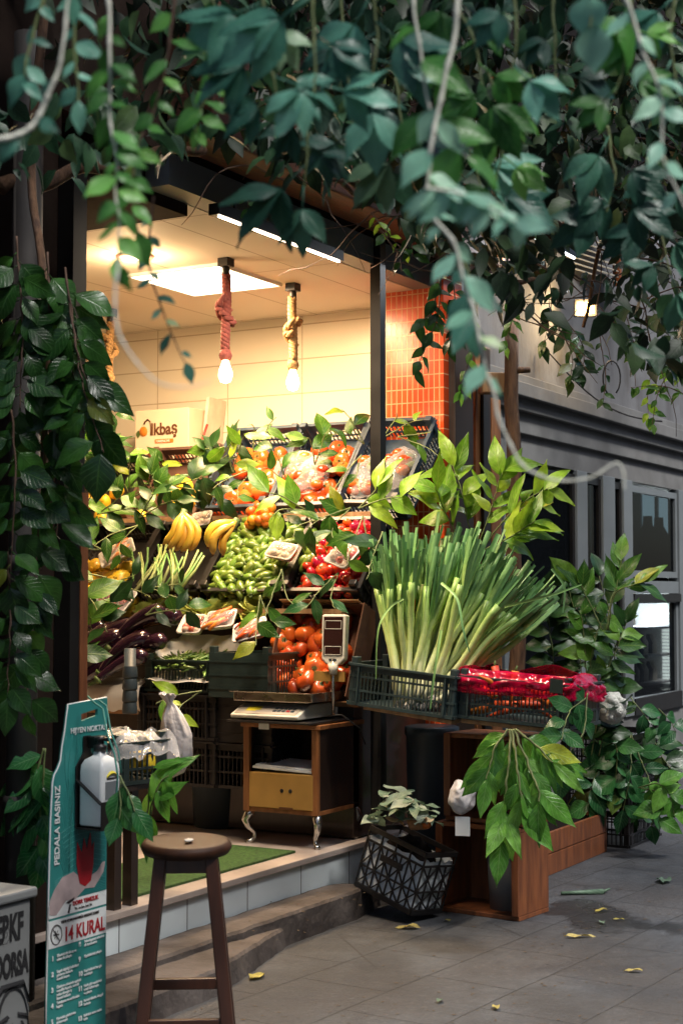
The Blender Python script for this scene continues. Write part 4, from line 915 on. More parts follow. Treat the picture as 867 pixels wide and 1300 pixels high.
# dark crates below and beside
b2 = hx(304, 870, 6.70)
for (y, x, z, wx, wy, h, m, lb) in (
    (b2.y + .0, 6.86, 1.03, .34, .36, .23, 'crate_green', 'dark green closed sided crate right of the bean crate'),
    (bx.y + .02, 6.88, .80, .34, .50, .235, 'crate_black', 'black crate directly under the bean crate'),
    (bx.y + .02, 6.88, .56, .34, .50, .235, 'crate_black', 'black crate second below the bean crate'),
    (b2.y + .03, 6.90, .795, .34, .42, .23, 'crate_black', 'black crate under the closed sided green crate'),
    (b2.y + .03, 6.90, .56, .34, .42, .23, 'crate_black', 'lowest black crate left of the small cabinet')):
    c = crate('vegetable_crate', lb, m, wx, wy, h, solid=(3, 2) if 'closed' in lb else ()); c.matrix_world = TR((x, y, z))
q = MB()
for z in range(4): q.lathe([(.0, 0 + z * .06), (.036, 0 + z * .06), (.040, .008 + z * .06), (.036, .05 + z * .06), (.034, .058 + z * .06)], 18)
q.lathe([(.034, .24), (.030, .24), (.030, .33), (.0, .33)], 18); a = at(165, 906, 7.9)
tag(q.build('stacked_cups', K['bin_blue'], M=TR(a)), 'column of stacked slate blue cups between the lined carton and the bean crate', 'cups')
# carton of large tomatoes, leaning
TT = ((6.86, 1.03), (7.06, 1.50)); ty0 = hplane(345, 850, *TT).y; ty1 = hplane(452, 850, *TT).y; LT = math.hypot(.2, .47); Mt = slopeM(TT, (ty0 + ty1) / 2, .5, -.12)
t = thing('tomato_carton', 'brown cardboard carton leaning back and full of large tomatoes', 'carton', M=Mt); wt = abs(ty0 - ty1)
def tc_(name, *b, m='card_dark'): q = MB(); [q.box(*k) for k in b]; q.build(name, K[m], t, .002)
tc_('base', (-wt / 2, wt / 2, -LT / 2, LT / 2, -.006, 0))
tc_('left_side', (-wt / 2, -wt / 2 + .008, -LT / 2, LT / 2, .002, .155)); tc_('right_side', (wt / 2 - .008, wt / 2, -LT / 2, LT / 2, .002, .17)); tc_('back_side', (-wt / 2 + .01, wt / 2 - .01, LT / 2 - .008, LT / 2, .002, .16)); tc_('front_side', (-wt / 2 + .01, wt / 2 - .01, -LT / 2, -LT / 2 + .008, .002, .07), m='card')
tc_('flap', (-wt / 2 - .002, wt / 2 - .03, LT / 2 + .002, LT / 2 + .010, .10, .19), m='card')
tomT = make_tomato(.063, K['tomato'], 'large orange red tomato', 6, .05, 24)
GT = 'large tomatoes in the leaning carton'; random.seed(31)
for (px, py) in ((376, 778), (398, 772), (360, 802), (384, 802), (362, 788), (402, 786), (415, 776), (354, 812), (376, 820), (398, 812), (420, 800), (392, 830), (366, 838), (352, 842), (410, 825), (418, 842), (376, 852), (396, 846), (358, 862), (386, 862), (408, 856), (430, 850), (345, 850), (416, 862), (430, 826), (424, 782), (360, 826), (388, 790), (408, 806), (372, 870), (400, 868)):
    p = hplane(px, py, *TT); k = (p.x - TT[0][0]) / .2
    put(tomT, slopeM(TT, p.y, k, U(-.075, -.03)) @ TR((0, 0, 0), (U(-.9, .9), U(-.9, .9), U(0, 6)), U(.78, 1.12)), 'large orange red tomato in the leaning brown carton', GT)
q = MB(); q.bar((0, 0, 0), (0, -.18, .0), .012, .05); a = hplane(428, 858, *TT); tag(q.build('price_card', K['card_box'], M=TR(a + Vector((-.06, .10, 0)))), 'small ochre card at the foot of the tomato carton', 'card')

# fruit carton with a printed mark on top of the upper shelf
a = hx(172, 562, 7.92); b = hx(240, 515, 7.92); W_ = abs(a.y - b.y); H_ = .37
t = thing('fruit_carton', 'cream printed fruit carton standing upright against the tiled wall', 'carton', (7.92, b.y, 2.30))
q = MB(); q.box(0, .22, 0, W_, .04, H_ + .06); q.build('box', mat('cream_card', (.74, .62, .46), .6, var=.04), t, .004)
def onf(y, z): return Matrix.Translation((-.003, y, z)) @ FACEX
text('lkbaş', .105, K['ink_brown'], onf(W_ * .70, .27), t, 'lettering', sx=.92, bold=.003)
q = MB(); q.tube([(-.004, W_ * .70 + dy, .27 + z) for dy, z in ((.0, .0), (.0, .05), (.004, .085), (.022, .10), (.045, .085), (.05, .07))], .009, 8, flat=.3); q.build('curled_stroke', K['ink_brown'], t)
q = MB(); q.M = TR((-.002, W_ * .84, .295), (0, rad(-90), 0)); q.lathe([(0, .003), (.03, .003), (.032, 0)], 24); q.build('orange_mark', K['ink_orange'], t)
q = MB(); q.M = TR((-.004, W_ * .93, .285)); q.leaf((0, 0, .02), (0, .1, -1), (-1, 0, 0), .055, .035, 0, 0, 5, low=True); q.build('leaf_mark', K['calyx'], t)
q = MB(); q.box(-.003, -.0005, W_ * .28, W_ * .62, .215, .24); q.build('orange_strip', K['ink_orange'], t)
text('NARENCIYE', .022, K['ink_white'], Matrix.Translation((-.0045, W_ * .6, .219)) @ FACEX, t, 'lettering', sx=.9)
for k, (yy, zz, rr_) in enumerate(((.06, .10, .05), (.17, .12, .052), (.28, .11, .05), (.36, .09, .045), (.12, .06, .05), (.23, .06, .05))):
    if yy > W_ - .03: continue
    q = MB(); q.M = TR((-.002 - k * .0006, yy, zz), (0, rad(-90), 0)); q.lathe([(0, .002), (rr_, .002), (rr_ + .001, 0)], 28); q.build('date_print', K['ink_brown'] if k % 2 else mat('date_red', (.22, .05, .02), .5), t)
q = MB(); q.box(.0, .24, 0, .02, .0, .5); tag(q.build('folded_carton', mat('white_card', (.66, .58, .48), .6), M=TR((7.99, b.y - .05, 2.3), (rad(6), 0, rad(8)))), 'folded white carton standing behind the printed fruit carton', 'carton')
q = MB(); q.tube([(7.93, b.y - .03, 2.36), (7.95, b.y - .12, 2.62)], .008, 6); tag(q.build('red_stick', mat('red_stick', (.3, .03, .02), .5)), 'thin dark red stick leaning beside the printed fruit carton', 'stick')

# ---------------------------------------------------------------- small cabinet with the scale
ns = (6.66, 3.90, .30)
t = thing('side_cabinet', 'small orange wood cabinet on curved chrome legs standing on the shop step', 'cabinet', ns)
x1, y1, zb, zt = .42, .435, .165, .612
def nb_(name, m, *b, bevel=.003): q = MB(); [q.box(*k) for k in b]; return q.build(name, K[m], t, bevel)
nb_('top', 'wood_orange', (-.015, x1 + .02, -.02, y1 + .015, zt - .022, zt)); nb_('bottom', 'wood_orange', (0, x1, .0, y1, zb, zb + .022))
nb_('side_panel', 'wood_dark', (.016, x1, 0, .018, zb + .023, zt - .023)); nb_('side_panel', 'wood_dark', (.016, x1, y1 - .018, y1, zb + .023, zt - .023)); nb_('back_panel', 'wood_dark', (x1 - .012, x1 - .001, .019, y1 - .019, zb + .023, zt - .023))
nb_('front_stile', 'wood_orange', (-.008, .015, -.002, .034, zb + .001, zt - .023)); nb_('front_stile', 'wood_orange', (-.008, .015, y1 - .034, y1 + .002, zb + .001, zt - .023))
q = MB(); q.box(-.022, -.016, y1 - .16, y1 - .10, zt - .03, zt + .004); q.build('tape', K['white'], t)
for (lx, ly, dx, dy) in ((.03, .03, -1, -1), (.03, y1 - .03, -1, 1), (x1 - .03, .03, 1, -1), (x1 - .03, y1 - .03, 1, 1)):
    q = MB(); pts = [(lx + dx * o, ly + dy * o, z) for o, z in ((.0, zb - .002), (.016, zb - .02), (.026, zb - .045), (.014, zb - .08), (-.008, zb - .11), (-.010, zb - .135), (.006, zb - .155), (.022, .008))]
    q.tube(pts, [.026, .024, .020, .015, .012, .010, .011, .016], 10); q.build('leg', K['chrome'], t)
q = MB(); q.box(-.01, .30, .025, y1 - .035, zb + .024, zb + .20); bx_ = tag(q.build('brown_box', K['card_box'], M=TR(ns), bevel=.004), 'ochre box with two round holes inside the small cabinet', 'box')
q = MB()
for yy in (.155, .205): q.M = TR((-.0105, yy, zb + .115), (0, rad(-90), 0)); q.lathe([(0, .002), (.010, .002), (.0105, 0)], 16)
q.build('hole', K['black_metal'], bx_)
q = MB(); q.box(-.012, -.0105, .14, .22, zb + .022, zb + .034); q.build('label_slot', K['ink_brown'], bx_)
q = MB(); q.box(.0, .24, .04, y1 - .05, 0, .012); q.box(.01, .25, .05, y1 - .06, .013, .02); tag(q.build('papers', K['white'], M=TR((ns[0], ns[1], ns[2] + zb + .205), (rad(2), rad(-3), 0)), bevel=.001), 'stack of white papers lying on the ochre box', 'papers')
q = MB(); q.blob((0, 0, 0), .07, (1, 1.2, .8), .3, 4, 8); tag(q.build('blue_bag', mat('blue_bag', (.25, .33, .36), .5), M=TR((ns[0] + .3, ns[1] + .10, ns[2] + zb + .28))), 'small crumpled bluish bag at the back of the cabinet', 'bag')
# scale
sz = .30 + .612 + .004; sc_o = (6.64, 3.93, sz)
q = MB(); q.box(-.05, .40, -.03, .47, 0, .012); tag(q.build('serving_board', K['crate_black'], M=TR(sc_o), bevel=.004), 'thin black board between the cabinet top and the scale', 'board')
t = thing('shop_scale', 'cream electronic shop scale with steel pan and raised display', 'scale', (6.66, 3.98, sz + .013))
def body(q, prof, y0, y1_):
    i = len(q.v); n = len(prof)
    for y in (y0, y1_):
        for x, z in prof: q.vert((x, y, z))
    q.face([i + k for k in range(n)], sm=False); q.face([i + n + k for k in range(n)][::-1], sm=False)
    for k in range(n): q.face([i + k, i + n + k, i + n + (k + 1) % n, i + (k + 1) % n], sm=False)
q = MB(); body(q, [(-.06, .008), (-.065, .026), (.06, .078), (.33, .078), (.34, .07), (.34, .008)], 0, .40); q.build('body', K['cream'], t, .005)
q = MB(); [q.tube([(x, y, -.0), (x, y, .008)], .015, 10) for x in (0, .3) for y in (.04, .36)]; q.build('foot', K['black_metal'], t)
sl = math.atan2(.052, .125); PM = TR((-.065, 0, .0275), (0, -sl, 0))
q = MB(); q.M = PM; q.box(.012, .115, .02, .38, .0005, .002); kp = q.build('keypad', mat('keypad', (.50, .44, .36), .4, var=.08), t)
q = MB(); q.M = PM; q.box(.04, .08, .27, .33, .0022, .003); q.box(.05, .09, .25, .31, .0024, .0034); q.build('yellow_print', K['ink_yellow'], kp)
for r_ in range(2):
    for c__ in range(5):
        q = MB(); q.M = PM; q.box(.038 + r_ * .026, .054 + r_ * .026, .045 + c__ * .026, .064 + c__ * .026, .0022, .005); q.build('key', K['ink_red' if (r_ == 0 and c__ == 1) else 'bin_blue'], kp)
q = MB(); q.M = TR((0, 0, .078)); q.box(-.0, .32, -.02, .42, .012, .018); q.build('pan_support', K['steel'], t, .002)
q = MB(); q.M = TR((0, 0, .094)); a_ = (-.01, .32, -.05, .41)
q.box(a_[0], a_[1], a_[2], a_[3], 0, .003)
for b_ in ((a_[0] - .004, a_[0], a_[2], a_[3], 0, .045), (a_[1], a_[1] + .004, a_[2], a_[3], 0, .045), (a_[0], a_[1], a_[2] - .004, a_[2], 0, .045), (a_[0], a_[1], a_[3], a_[3] + .004, 0, .045), (a_[0] - .02, a_[0] - .004, a_[2] - .02, a_[3] + .02, .042, .046)): q.box(*b_)
q.build('weighing_pan', K['steel'], t, .0015)
pc = at(423, 880, 7.86); ph = at(424, 812, 7.86); hd = ph - Vector((6.66, 3.98, sz + .013)); pcl = pc - Vector((6.66, 3.98, sz + .013))
q = MB(); q.tube([(pcl.x, pcl.y, .02), (pcl.x, pcl.y, hd.z - .10)], .009, 10); q.build('pole', K['chrome'], t)
q = MB(); q.tube([(pcl.x, pcl.y, hd.z - .175), (pcl.x, pcl.y, hd.z - .12)], [.020, .028], 12); q.build('pole_collar', K['cream'], t)
hm = Matrix.Translation((pcl.x, pcl.y, hd.z)) @ Euler((rad(-4), 0, rad(-90) + rad(8))).to_matrix().to_4x4()
q = MB(); q.M = hm; q.prism([(-.062, -.10), (-.035, -.125), (.035, -.125), (.062, -.10), (.066, .12), (.06, .128), (-.06, .128), (-.066, .12)], .055); hb = q.build('display_housing', K['cream'], t, .008)
q = MB(); q.M = hm; q.box(-.052, .052, -.0035, .001, -.078, .115); q.build('display_panel', K['screen'], hb)
for z in (.075, -.055):
    q = MB(); q.M = hm; [q.box(*k) for k in ((-.045, .045, -.0055, -.0038, z - .022, z - .019), (-.045, .045, -.0055, -.0038, z + .019, z + .022), (-.045, -.043, -.0055, -.0038, z - .022, z + .022), (.043, .045, -.0055, -.0038, z - .022, z + .022))]; q.build('display_frame', K['cream'], hb)
q = MB(); q.M = hm; q.box(-.02, .02, -.0015, .001, -.108, -.096); q.build('maker_badge', K['bin_blue'], hb)
q = MB(); q.tube([(6.8, 3.93, sz + .03), (6.82, 3.86, sz + .04), (6.9, 3.80, sz - .03), (7.0, 3.82, sz - .12)], .004, 6); tag(q.build('cable', K['black_metal']), 'thin black cable behind the scale', 'cable')
# clear wrapper and brown paper crumple right of the pan

# bin, hanging white bag, low crate with plastic at the left of the shop
q = MB(); a = hz(262, 1052, .30); q.M = TR((a.x + .12, a.y, .30), (0, 0, rad(0))); q.lathe([(0, 0), (.13, 0), (.135, .005), (.155, .32), (.165, .325), (.165, .35), (.15, .352), (0, .345)], 30)
tag(q.build('storage_bin', K['bin_blue']), 'slate blue round bin in the shadow behind the stool', 'bin')
def bag(px, py, Y, r, sc, label, m, seed, cat='bag', top=None, name='plastic_bag', amp=.26, nu=64, nv=44, fr=1.15):
    q = MB(); random.seed(seed); q.blob((0, 0, 0), r, sc, amp, fr, seed, nu, nv, True)
    if top: q.tube([(0, 0, sc[2] * r * .7), (.005, 0, sc[2] * r * 1.1), (-.004, 0, sc[2] * r * 1.25)], [.03, .016, .03], 9)
    return tag(q.build(name, K[m], M=TR(at(px, py, Y))), label, cat)
q = MB(); rows = []; prof = [(.03, .40), (.022, .385), (.014, .37), (.012, .35), (.022, .33), (.034, .30), (.042, .27), (.05, .23), (.056, .19), (.060, .15), (.064, .11), (.064, .07), (.060, .03), (.05, 0), (.02, -.02), (0, -.02)]
for r_, z in prof: rows.append([q.vert((r_ * 1.25 * math.cos(a_) * (1 + .5 * abs(noise.noise(Vector((math.cos(a_) * 4, math.sin(a_) * 4, z * 5))))) + .03 * math.sin(z * 9) + .012 * noise.noise(Vector((z * 20, 1, 1))), r_ * math.sin(a_) * (1 + .6 * abs(noise.noise(Vector((math.cos(a_) * 5, z * 6, 5))))), z + .02 * noise.noise(Vector((math.cos(a_) * 2, math.sin(a_) * 2, z * 4))))) for a_ in [k * math.pi / 24 for k in range(48)]])
for A, B in zip(rows, rows[1:]):
    for j in range(48): q.face([A[j], A[(j + 1) % 48], B[(j + 1) % 48], B[j]])
tag(q.build('hanging_bag', K['bag_white'], M=TR(at(216, 980, 6.9), (0, 0, HEAD - rad(90)), .86)), 'tall white plastic bag hanging knotted in front of the black crates', 'bag')
a = at(168, 966, 6.35); c = crate('vegetable_crate', 'dark green crate covered with clear plastic behind the teal sign', 'crate_green', .27, .30, .17, group=None); c.matrix_world = TR((a.x - .03, a.y + .05, a.z - .08), (0, 0, rad(-12)))
CRM = c.matrix_world.copy()
q = MB(); nn = 18; g_ = [[q.vert(((i / nn - .5) * .36, (j / nn - .5) * .40, .185 + .045 * noise.noise(Vector((i * .4, j * .4, 2))) - (.07 if i in (0, 1) or j in (0, 1) else 0))) for j in range(nn + 1)] for i in range(nn + 1)]
for i in range(nn):
    for j in range(nn): q.face([g_[i][j], g_[i + 1][j], g_[i + 1][j + 1], g_[i][j + 1]])
tag(q.build('plastic_sheet', K['wrap'], M=CRM), 'clear plastic sheet draped over the dark green crate behind the sign', 'plastic sheet')
# trestle that carries that crate
t = thing('crate_trestle', 'dark timber trestle under the crate behind the teal sign', 'trestle', (a.x, a.y, 0))
for sx, sy in ((-.09, .02), (.02, .02), (.02, .20), (-.09, .20)):
    q = MB(); q.bar((sx, sy, .0 if sy < 0 and a.y < 3.7 else .0), (sx, sy, a.z - .085 - .02), .045); q.build('leg', K['wood_dark'], t)
q = MB(); q.box(-.17, .10, -.09, .22, a.z - .104, a.z - .084); q.build('top', K['wood_dark'], t)
random.seed(8); M_ = CRM
fill(lem, M_ @ TR((0, 0, .1)), .28, .26, .09, 0, 'yellow lemon in the dark green crate under clear plastic', 'lemons under the plastic sheet', rmax=(1.5, 1.5, 6))

# green doormat on the shop floor
cor = [hz(x, y, .302) for x, y in ((178, 1127), (339, 1078))]
q = MB(); xa, xb, ya = cor[0].x - .55, cor[1].x, 3.955; q.box(xa, xb - .02, ya, ya + .52, .3015, .312)
tag(q.build('door_mat', K['turf']), 'green artificial turf mat on the shop floor behind the stool', 'mat')

# ---------------------------------------------------------------- stool
a = at(237, 1066, 5.38); SH = a.z; t = thing('bar_stool', 'round dark brown wooden stool standing on the pavement', 'stool', (a.x, a.y, 0), rz=HEAD - rad(90) + rad(4))
q = MB(); q.M = TR((0, 0, SH), (rad(2.6), 0, 0)); q.lathe([(0, 0), (.10, -.001), (.137, -.001), (.147, -.004), (.1555, -.016), (.1555, -.026), (.146, -.042), (.13, -.047), (0, -.047)], 56); q.build('seat', K['wood_seat'], t)
tops = [(-.085, -.075), (.085, -.075), (.085, .075), (-.085, .075)]; bots = [(-.155, -.14), (.155, -.14), (.155, .14), (-.155, .14)]
for (x0, y0), (x1_, y1_) in zip(tops, bots):
    q = MB(); q.bar((x1_, y1_, .0), (x0, y0, SH - .047), .044, .04, up=(0, 1, 0)); q.build('leg', K['wood_stool'], t, .006)
def lp(k, z): f = z / (SH - .047); return Vector((bots[k][0] + (tops[k][0] - bots[k][0]) * f, bots[k][1] + (tops[k][1] - bots[k][1]) * f, z))
for k, z in ((0, .125), (1, .22), (2, .20), (3, .22)):
    A, B = lp(k, z), lp((k + 1) % 4, z); d = (B - A).normalized() * .018; q = MB(); q.bar(A + d, B - d, .022, .038); q.build('rung', K['wood_stool'], t, .003)
for k in (0, 2):
    A, B = lp(k, SH - .075), lp((k + 1) % 4, SH - .075); q = MB(); q.bar(A, B, .02, .05); q.build('apron', K['wood_stool'], t, .003)
q = MB(); q.blob((0, 0, .004), .016, (1.3, .8, .35), .5, 3, 3); tag(q.build('paper_scrap', K['paper'], M=TR(at(240, 1070, 5.33) + UP * .005)), 'scrap of crumpled white paper on the stool seat', 'paper')

# ---------------------------------------------------------------- teal sign with the sanitiser bottle
SX, SY = 4.05, 3.41
t = thing('floor_sign', 'narrow teal floor sign with pedal hygiene point and red 14 KURAL heading', 'sign', (SX, SY, 0))
OUT = [(0, 0), (.312, 0), (.308, 1.198), (.272, 1.196), (.098, 1.186), (.088, 1.12), (.07, 1.05), (.062, 1.0), (.048, .975), (.03, .955), (.022, .93), (.014, .80), (.008, .55), (.002, .25)]
HL = [(.165, 1.125), (.255, 1.14), (.255, 1.163), (.165, 1.15)]
def strip_poly(q, poly, y, m=0):
    i = [q.vert((x, y, z)) for x, z in poly]; q.mi = m; q.face(i, sm=False)
# board built round its hand hole: lower piece and the four pieces round the hole are one mesh
q = MB()
q.prism([p for p in ((0, 0), (.312, 0), (.309, 1.10), (.083, 1.10), (.07, 1.05), (.062, 1.0), (.048, .975), (.03, .955), (.022, .93), (.014, .80), (.008, .55), (.002, .25))], .012)
q.prism([(.083, 1.10), (.165, 1.10), (.165, 1.1905), (.098, 1.186)], .012); q.prism([(.255, 1.10), (.309, 1.10), (.308, 1.198), (.255, 1.195)], .012)
q.prism([(.165, 1.10), (.255, 1.10), (.255, 1.14), (.165, 1.125)], .012); q.prism([(.165, 1.15), (.255, 1.163), (.255, 1.195), (.165, 1.1905)], .012)
q.build('board', K['teal'], t)
q = MB(); pr = [(0, 0), (.002, .25), (.008, .55), (.014, .80), (.022, .93), (.03, .955), (.048, .975), (.062, 1.0), (.07, 1.05), (.083, 1.10), (.098, 1.186), (.308, 1.198)]
q.tube([(x, .004, z) for x, z in pr], .0035, 6); q.build('white_edging', K['ink_white'], t)
# printed artwork: flowing lines, a red tulip in an open hand
q = MB()
for k in range(16):
    pts = []
    for i in range(22):
        f = i / 21; x = .012 + .10 * f + .010 * k * (1 - f) * .9; z = .62 - .20 * f ** 1.4 + .02 * k * (1 - f * .4); 
        if x < .30: pts.append((x, -.0012, z + .12))
    q.tube(pts, .0011, 4, flat=.3)
for k in range(12):
    pts = [(.30 - .17 * f - .006 * k * f, -.0012, .56 + .018 * k + .12 * math.sin(f * 1.5) - .12 * f) for f in [i / 15 for i in range(16)]]
    q.tube(pts, .0010, 4, flat=.3)
for k in range(9):
    pts = [(.03 + .27 * f, -.0012, .53 + .008 * k + .05 * math.sin(f * 3.2 + .3) * (1 - k * .06)) for f in [i / 17 for i in range(18)]]
    q.tube(pts, .0009, 4, flat=.3)
for k in range(4):
    pts = [(.09 + .02 * k + .012 * math.sin(f * 6 + k), -.0012, .74 + .34 * f) for f in [i / 15 for i in range(16)]]
    q.tube(pts, .0014, 4, flat=.3)
q.build('line_print', K['teal_light'], t)
q = MB(); q.M = TR((0, -.0015, 0)); q.prism([(.13, .53), (.306, .53), (.306, .76), (.22, .78), (.13, .76)], .001); q.build('panel_print', K['teal_deep'], t)
q = MB(); q.M = TR((-.015, -.0045, .142)); q.prism([(.175, .435), (.205, .420), (.235, .435), (.247, .49), (.250, .565), (.237, .545), (.230, .60), (.212, .545), (.196, .585), (.186, .535), (.160, .575), (.158, .50)], .0015); q.build('tulip_print', K['ink_red'], t)
q = MB(); q.M = TR((0, -.003, .155)); q.prism([(.006, .34), (.04, .335), (.09, .375), (.14, .372), (.19, .40), (.24, .395), (.29, .44), (.30, .475), (.285, .475), (.255, .448), (.225, .440), (.20, .425), (.17, .436), (.13, .465), (.07, .455), (.03, .42), (.006, .385)], .0012); q.build('hand_print', K['ink_skin'], t)
q = MB(); q.M = TR((0, -.0015, 0)); q.prism([(.003, .482), (.309, .482), (.309, .532), (.003, .528)], .001); q.build('white_band', K['ink_white'], t)
q = MB(); q.M = TR((0, -.0015, 0)); q.prism([(.003, .383), (.310, .383), (.309, .474), (.003, .474)], .001); q.build('white_band', K['ink_white'], t)
def st(s, x, z, size, m, sx=1.0, bold=0, rot=0, name='lettering', y=-.0035): return text(s, size, K[m], Matrix.Translation((x, y, z)) @ FACE @ Matrix.Rotation(rot, 4, 'Z'), t, name, sx=sx, bold=bold)
st('HIJYEN NOKTASI', .105, 1.088, .026, 'ink_white', 1.0, .0004); st('PEDALA BASINIZ', .052, .655, .036, 'ink_white', .98, .0006, rad(90))
st('DORR TEMIZLIK', .125, .508, .019, 'ink_red', 1.0, .0006); st('Tic. ve San. Ltd. Sti.', .135, .491, .012, 'ink_dark', 1.0)
q = MB(); q.M = TR((0, -.003, 0)); q.M = TR((0, -.003, .202)); [q.prism(p, .001) for p in ([(.09, .32), (.135, .333), (.13, .322), (.105, .315)], [(.10, .285), (.108, .312), (.118, .312), (.108, .283)])]; q.build('company_mark', K['ink_dark'], t)
st('YENI KORONAVIRÜS RISKINE KARSI', .065, .458, .0125, 'ink_dark', 1.0, .0002); st('14 KURAL', .080, .396, .066, 'ink_red', .76, .0011)
q = MB(); c0 = (.042, .425); q.tube([(c0[0] + .028 * math.cos(a_), -.003, c0[1] + .032 * math.sin(a_)) for a_ in [k * math.pi / 12 for k in range(25)]], .0025, 5, flat=.4); q.tube([(c0[0] - .018, -.003, c0[1] + .022), (c0[0] + .018, -.003, c0[1] - .022)], .002, 5, flat=.4)
for k in range(6): q.tube([(c0[0], -.003, c0[1]), (c0[0] + .014 * math.cos(k), -.003, c0[1] + .016 * math.sin(k))], .002, 5, flat=.4)
q.build('no_virus_mark', K['ink_dark'], t)
R1 = ['Ellerinizi sik sik su ve\nsabun ile yikayin', 'Soguk alginligi belirtileri\ngösteren kisilerle\nmesafe koyun', 'Öksürme sirasinda agzinizi\nmendille kapatin, mendil\nyoksa dirsegin iç\nkismini kullanin', 'Tokalasma ve sarilmadan\nkaçinin', 'Ellerinizle gözlerinize\ndokunmayin', 'Yurt disi seyahatlerinizi\nerteleyin']
R2 = ['Bulundugunuz ortamlari\nsik havalandirin', 'Kiyafetlerinizi yikayin', 'Kapi kollarini her gün\ntemizleyin', 'Havlu gibi esyalarinizi\nortak kullanmayin\nve yikayin', 'Bol sivi tüketin, dengeli\nbeslenin', 'Belirtiniz varsa maske\ntakin']
z = .345
for k, s_ in enumerate(R1): st(str(k + 1), .018, z - .002, .022, 'ink_white', 1, .001); st(s_, .045, z + .006, .0125, 'ink_white', .95, .0003); z -= .052
z = .365
for k, s_ in enumerate(R2): st(str(k + 8), .158, z - .002, .022, 'ink_white', 1, .001); st(s_, .188, z + .006, .0125, 'ink_white', .9, .0003); z -= .050
# holder, bottle
HO = Vector((SX + .135, SY, .775))
t = thing('sanitiser_holder', 'black metal sanitiser holder fixed on the teal sign', 'holder', HO)
q = MB(); q.prism([(-.004, -.01), (.115, -.01), (.115, .20), (.085, .245), (.085, .29), (.035, .29), (.035, .245), (-.004, .20)], .006); q.M = TR((0, -.012, 0)); q2 = q
q = MB(); q.M = TR((0, -.0085, 0)); q.prism([(-.004, -.01), (.115, -.01), (.115, .20), (.075, .245), (.075, .30), (.035, .30), (.035, .245), (-.004, .20)], .005); q.build('back_plate', K['black_metal'], t, .002)
q = MB(); q.box(-.006, .118, -.115, -.0088, -.012, -.006); q.box(-.006, .118, -.119, -.1155, -.012, .085); q.box(.116, .12, -.115, -.0088, -.0055, .10); q.build('basket', K['black_metal'], t, .001)
q = MB(); q.bar((-.004, -.010, .155), (-.004, -.117, .078), .004, .016, up=(1, 0, 0)); q.build('strap', K['black_metal'], t)
q = MB(); q.box(.05, .115, -.05, -.0088, .290, .297); q.box(.055, .062, -.075, -.009, .258, .297); q.build('pump_bracket', K['black_metal'], t)
t = thing('sanitiser_bottle', 'white square sanitiser bottle with yellow arc label in the black holder', 'bottle', HO)
q = MB(); rows = []
for z, k in ((0, .93), (.006, 1), (.185, 1), (.205, .95), (.222, .78), (.232, .5), (.238, .34), (.252, .32)):
    row = []
    for cx_, cy_, a0 in ((1, 1, 0), (-1, 1, 90), (-1, -1, 180), (1, -1, 270)):
        for a_ in (0, 22, 45, 68, 90):
            rr_ = .012 * (1 if k > .6 else .9); row.append(q.vert((.056 + k * (cx_ * (.052 - rr_) + rr_ * math.cos(rad(a0 + a_))), -.062 + (k if k > .6 else k * .9) * (cy_ * (.050 - rr_) + rr_ * math.sin(rad(a0 + a_))), z)))
    rows.append(row)
for A, B in zip(rows, rows[1:]):
    for j in range(20): q.face([A[j], A[(j + 1) % 20], B[(j + 1) % 20], B[j]])
q.face(rows[0][::-1]); q.face(rows[-1]); bt = q.build('bottle', K['white'], t)
q = MB(); q.M = TR((.056, -.062, 0)); q.lathe([(0, .25), (.022, .25), (.024, .268), (.012, .274), (.008, .285), (.02, .287), (.02, .298), (0, .301)], 18); q.bar((0, 0, .293), (.0, -.05, .289), .012); q.build('pump', K['crate_black'], t)
q = MB(); q.box(.022, .092, -.1135, -.1128, .09, .15); q.build('label_text_block', K['frame_grey'], bt)
q = MB(); q.tube([(.057 + .028 * math.cos(a_), -.1135, .160 + .022 * math.sin(a_)) for a_ in [.15 + k * .285 for k in range(11)]], [.002, .004, .006, .0075, .008, .008, .008, .0075, .006, .004, .002], 6, flat=.2); q.build('yellow_arc', K['ink_yellow'], bt)
q = MB(); q.box(.03, .085, -.1138, -.1128, .157, .163); q.build('dark_line', K['ink_dark'], bt)
# twine tied to the sign
q = MB(); pts = [at(x, y, Y) for x, y, Y in ((112, 884, 5.3), (120, 892, 5.25), (131, 900, 5.24), (136, 930, 5.2), (146, 958, 5.15), (150, 985, 5.15), (148, 1010, 5.16), (156, 1020, 5.16))]
q.tube(pts, .0035, 5); q.tube([p + RT * .012 + UP * .01 for p in pts[1:6]], .003, 5); tag(q.build('twine', mat('green_twine', (.08, .33, .26), .6)), 'thin green twine knotted through the teal sign', 'twine')

# ---------------------------------------------------------------- boxes, crates and leeks on the pavement
ang = rad(-6)
cb = hz(557, 1155, 0)                                        # left front foot of the open shelf box
SB = TR((cb.x - .02, cb.y, 0), (0, 0, ang))
def open_box(name, label, M, wy, dx, h, thick=.022, mid=None, lean=0):
    """open-fronted wooden box: front faces -X, runs towards -Y"""
    t = thing(name, label, 'box', M=M)
    def p(n, *b): q = MB(); q.box(*b); return q.build(n, K['wood_red'], t, .003)
    p('base', 0, dx, -wy, 0, 0, thick); p('top', 0, dx, -wy, 0, h - thick, h)
    p('side_panel', 0.002, dx, -thick, 0.0, thick + .001, h - thick - .001); p('side_panel', 0.002, dx, -wy, -wy + thick, thick + .001, h - thick - .001)
    p('back_panel', dx - .012, dx - .001, -wy + thick + .001, -thick - .001, thick + .001, h - thick - .001)
    p('front_stile', -.012, .001, -.036, 0.002, thick, h - .002); p('front_stile', -.012, .001, -wy - .002, -wy + .036, thick, h - .002)
    return t
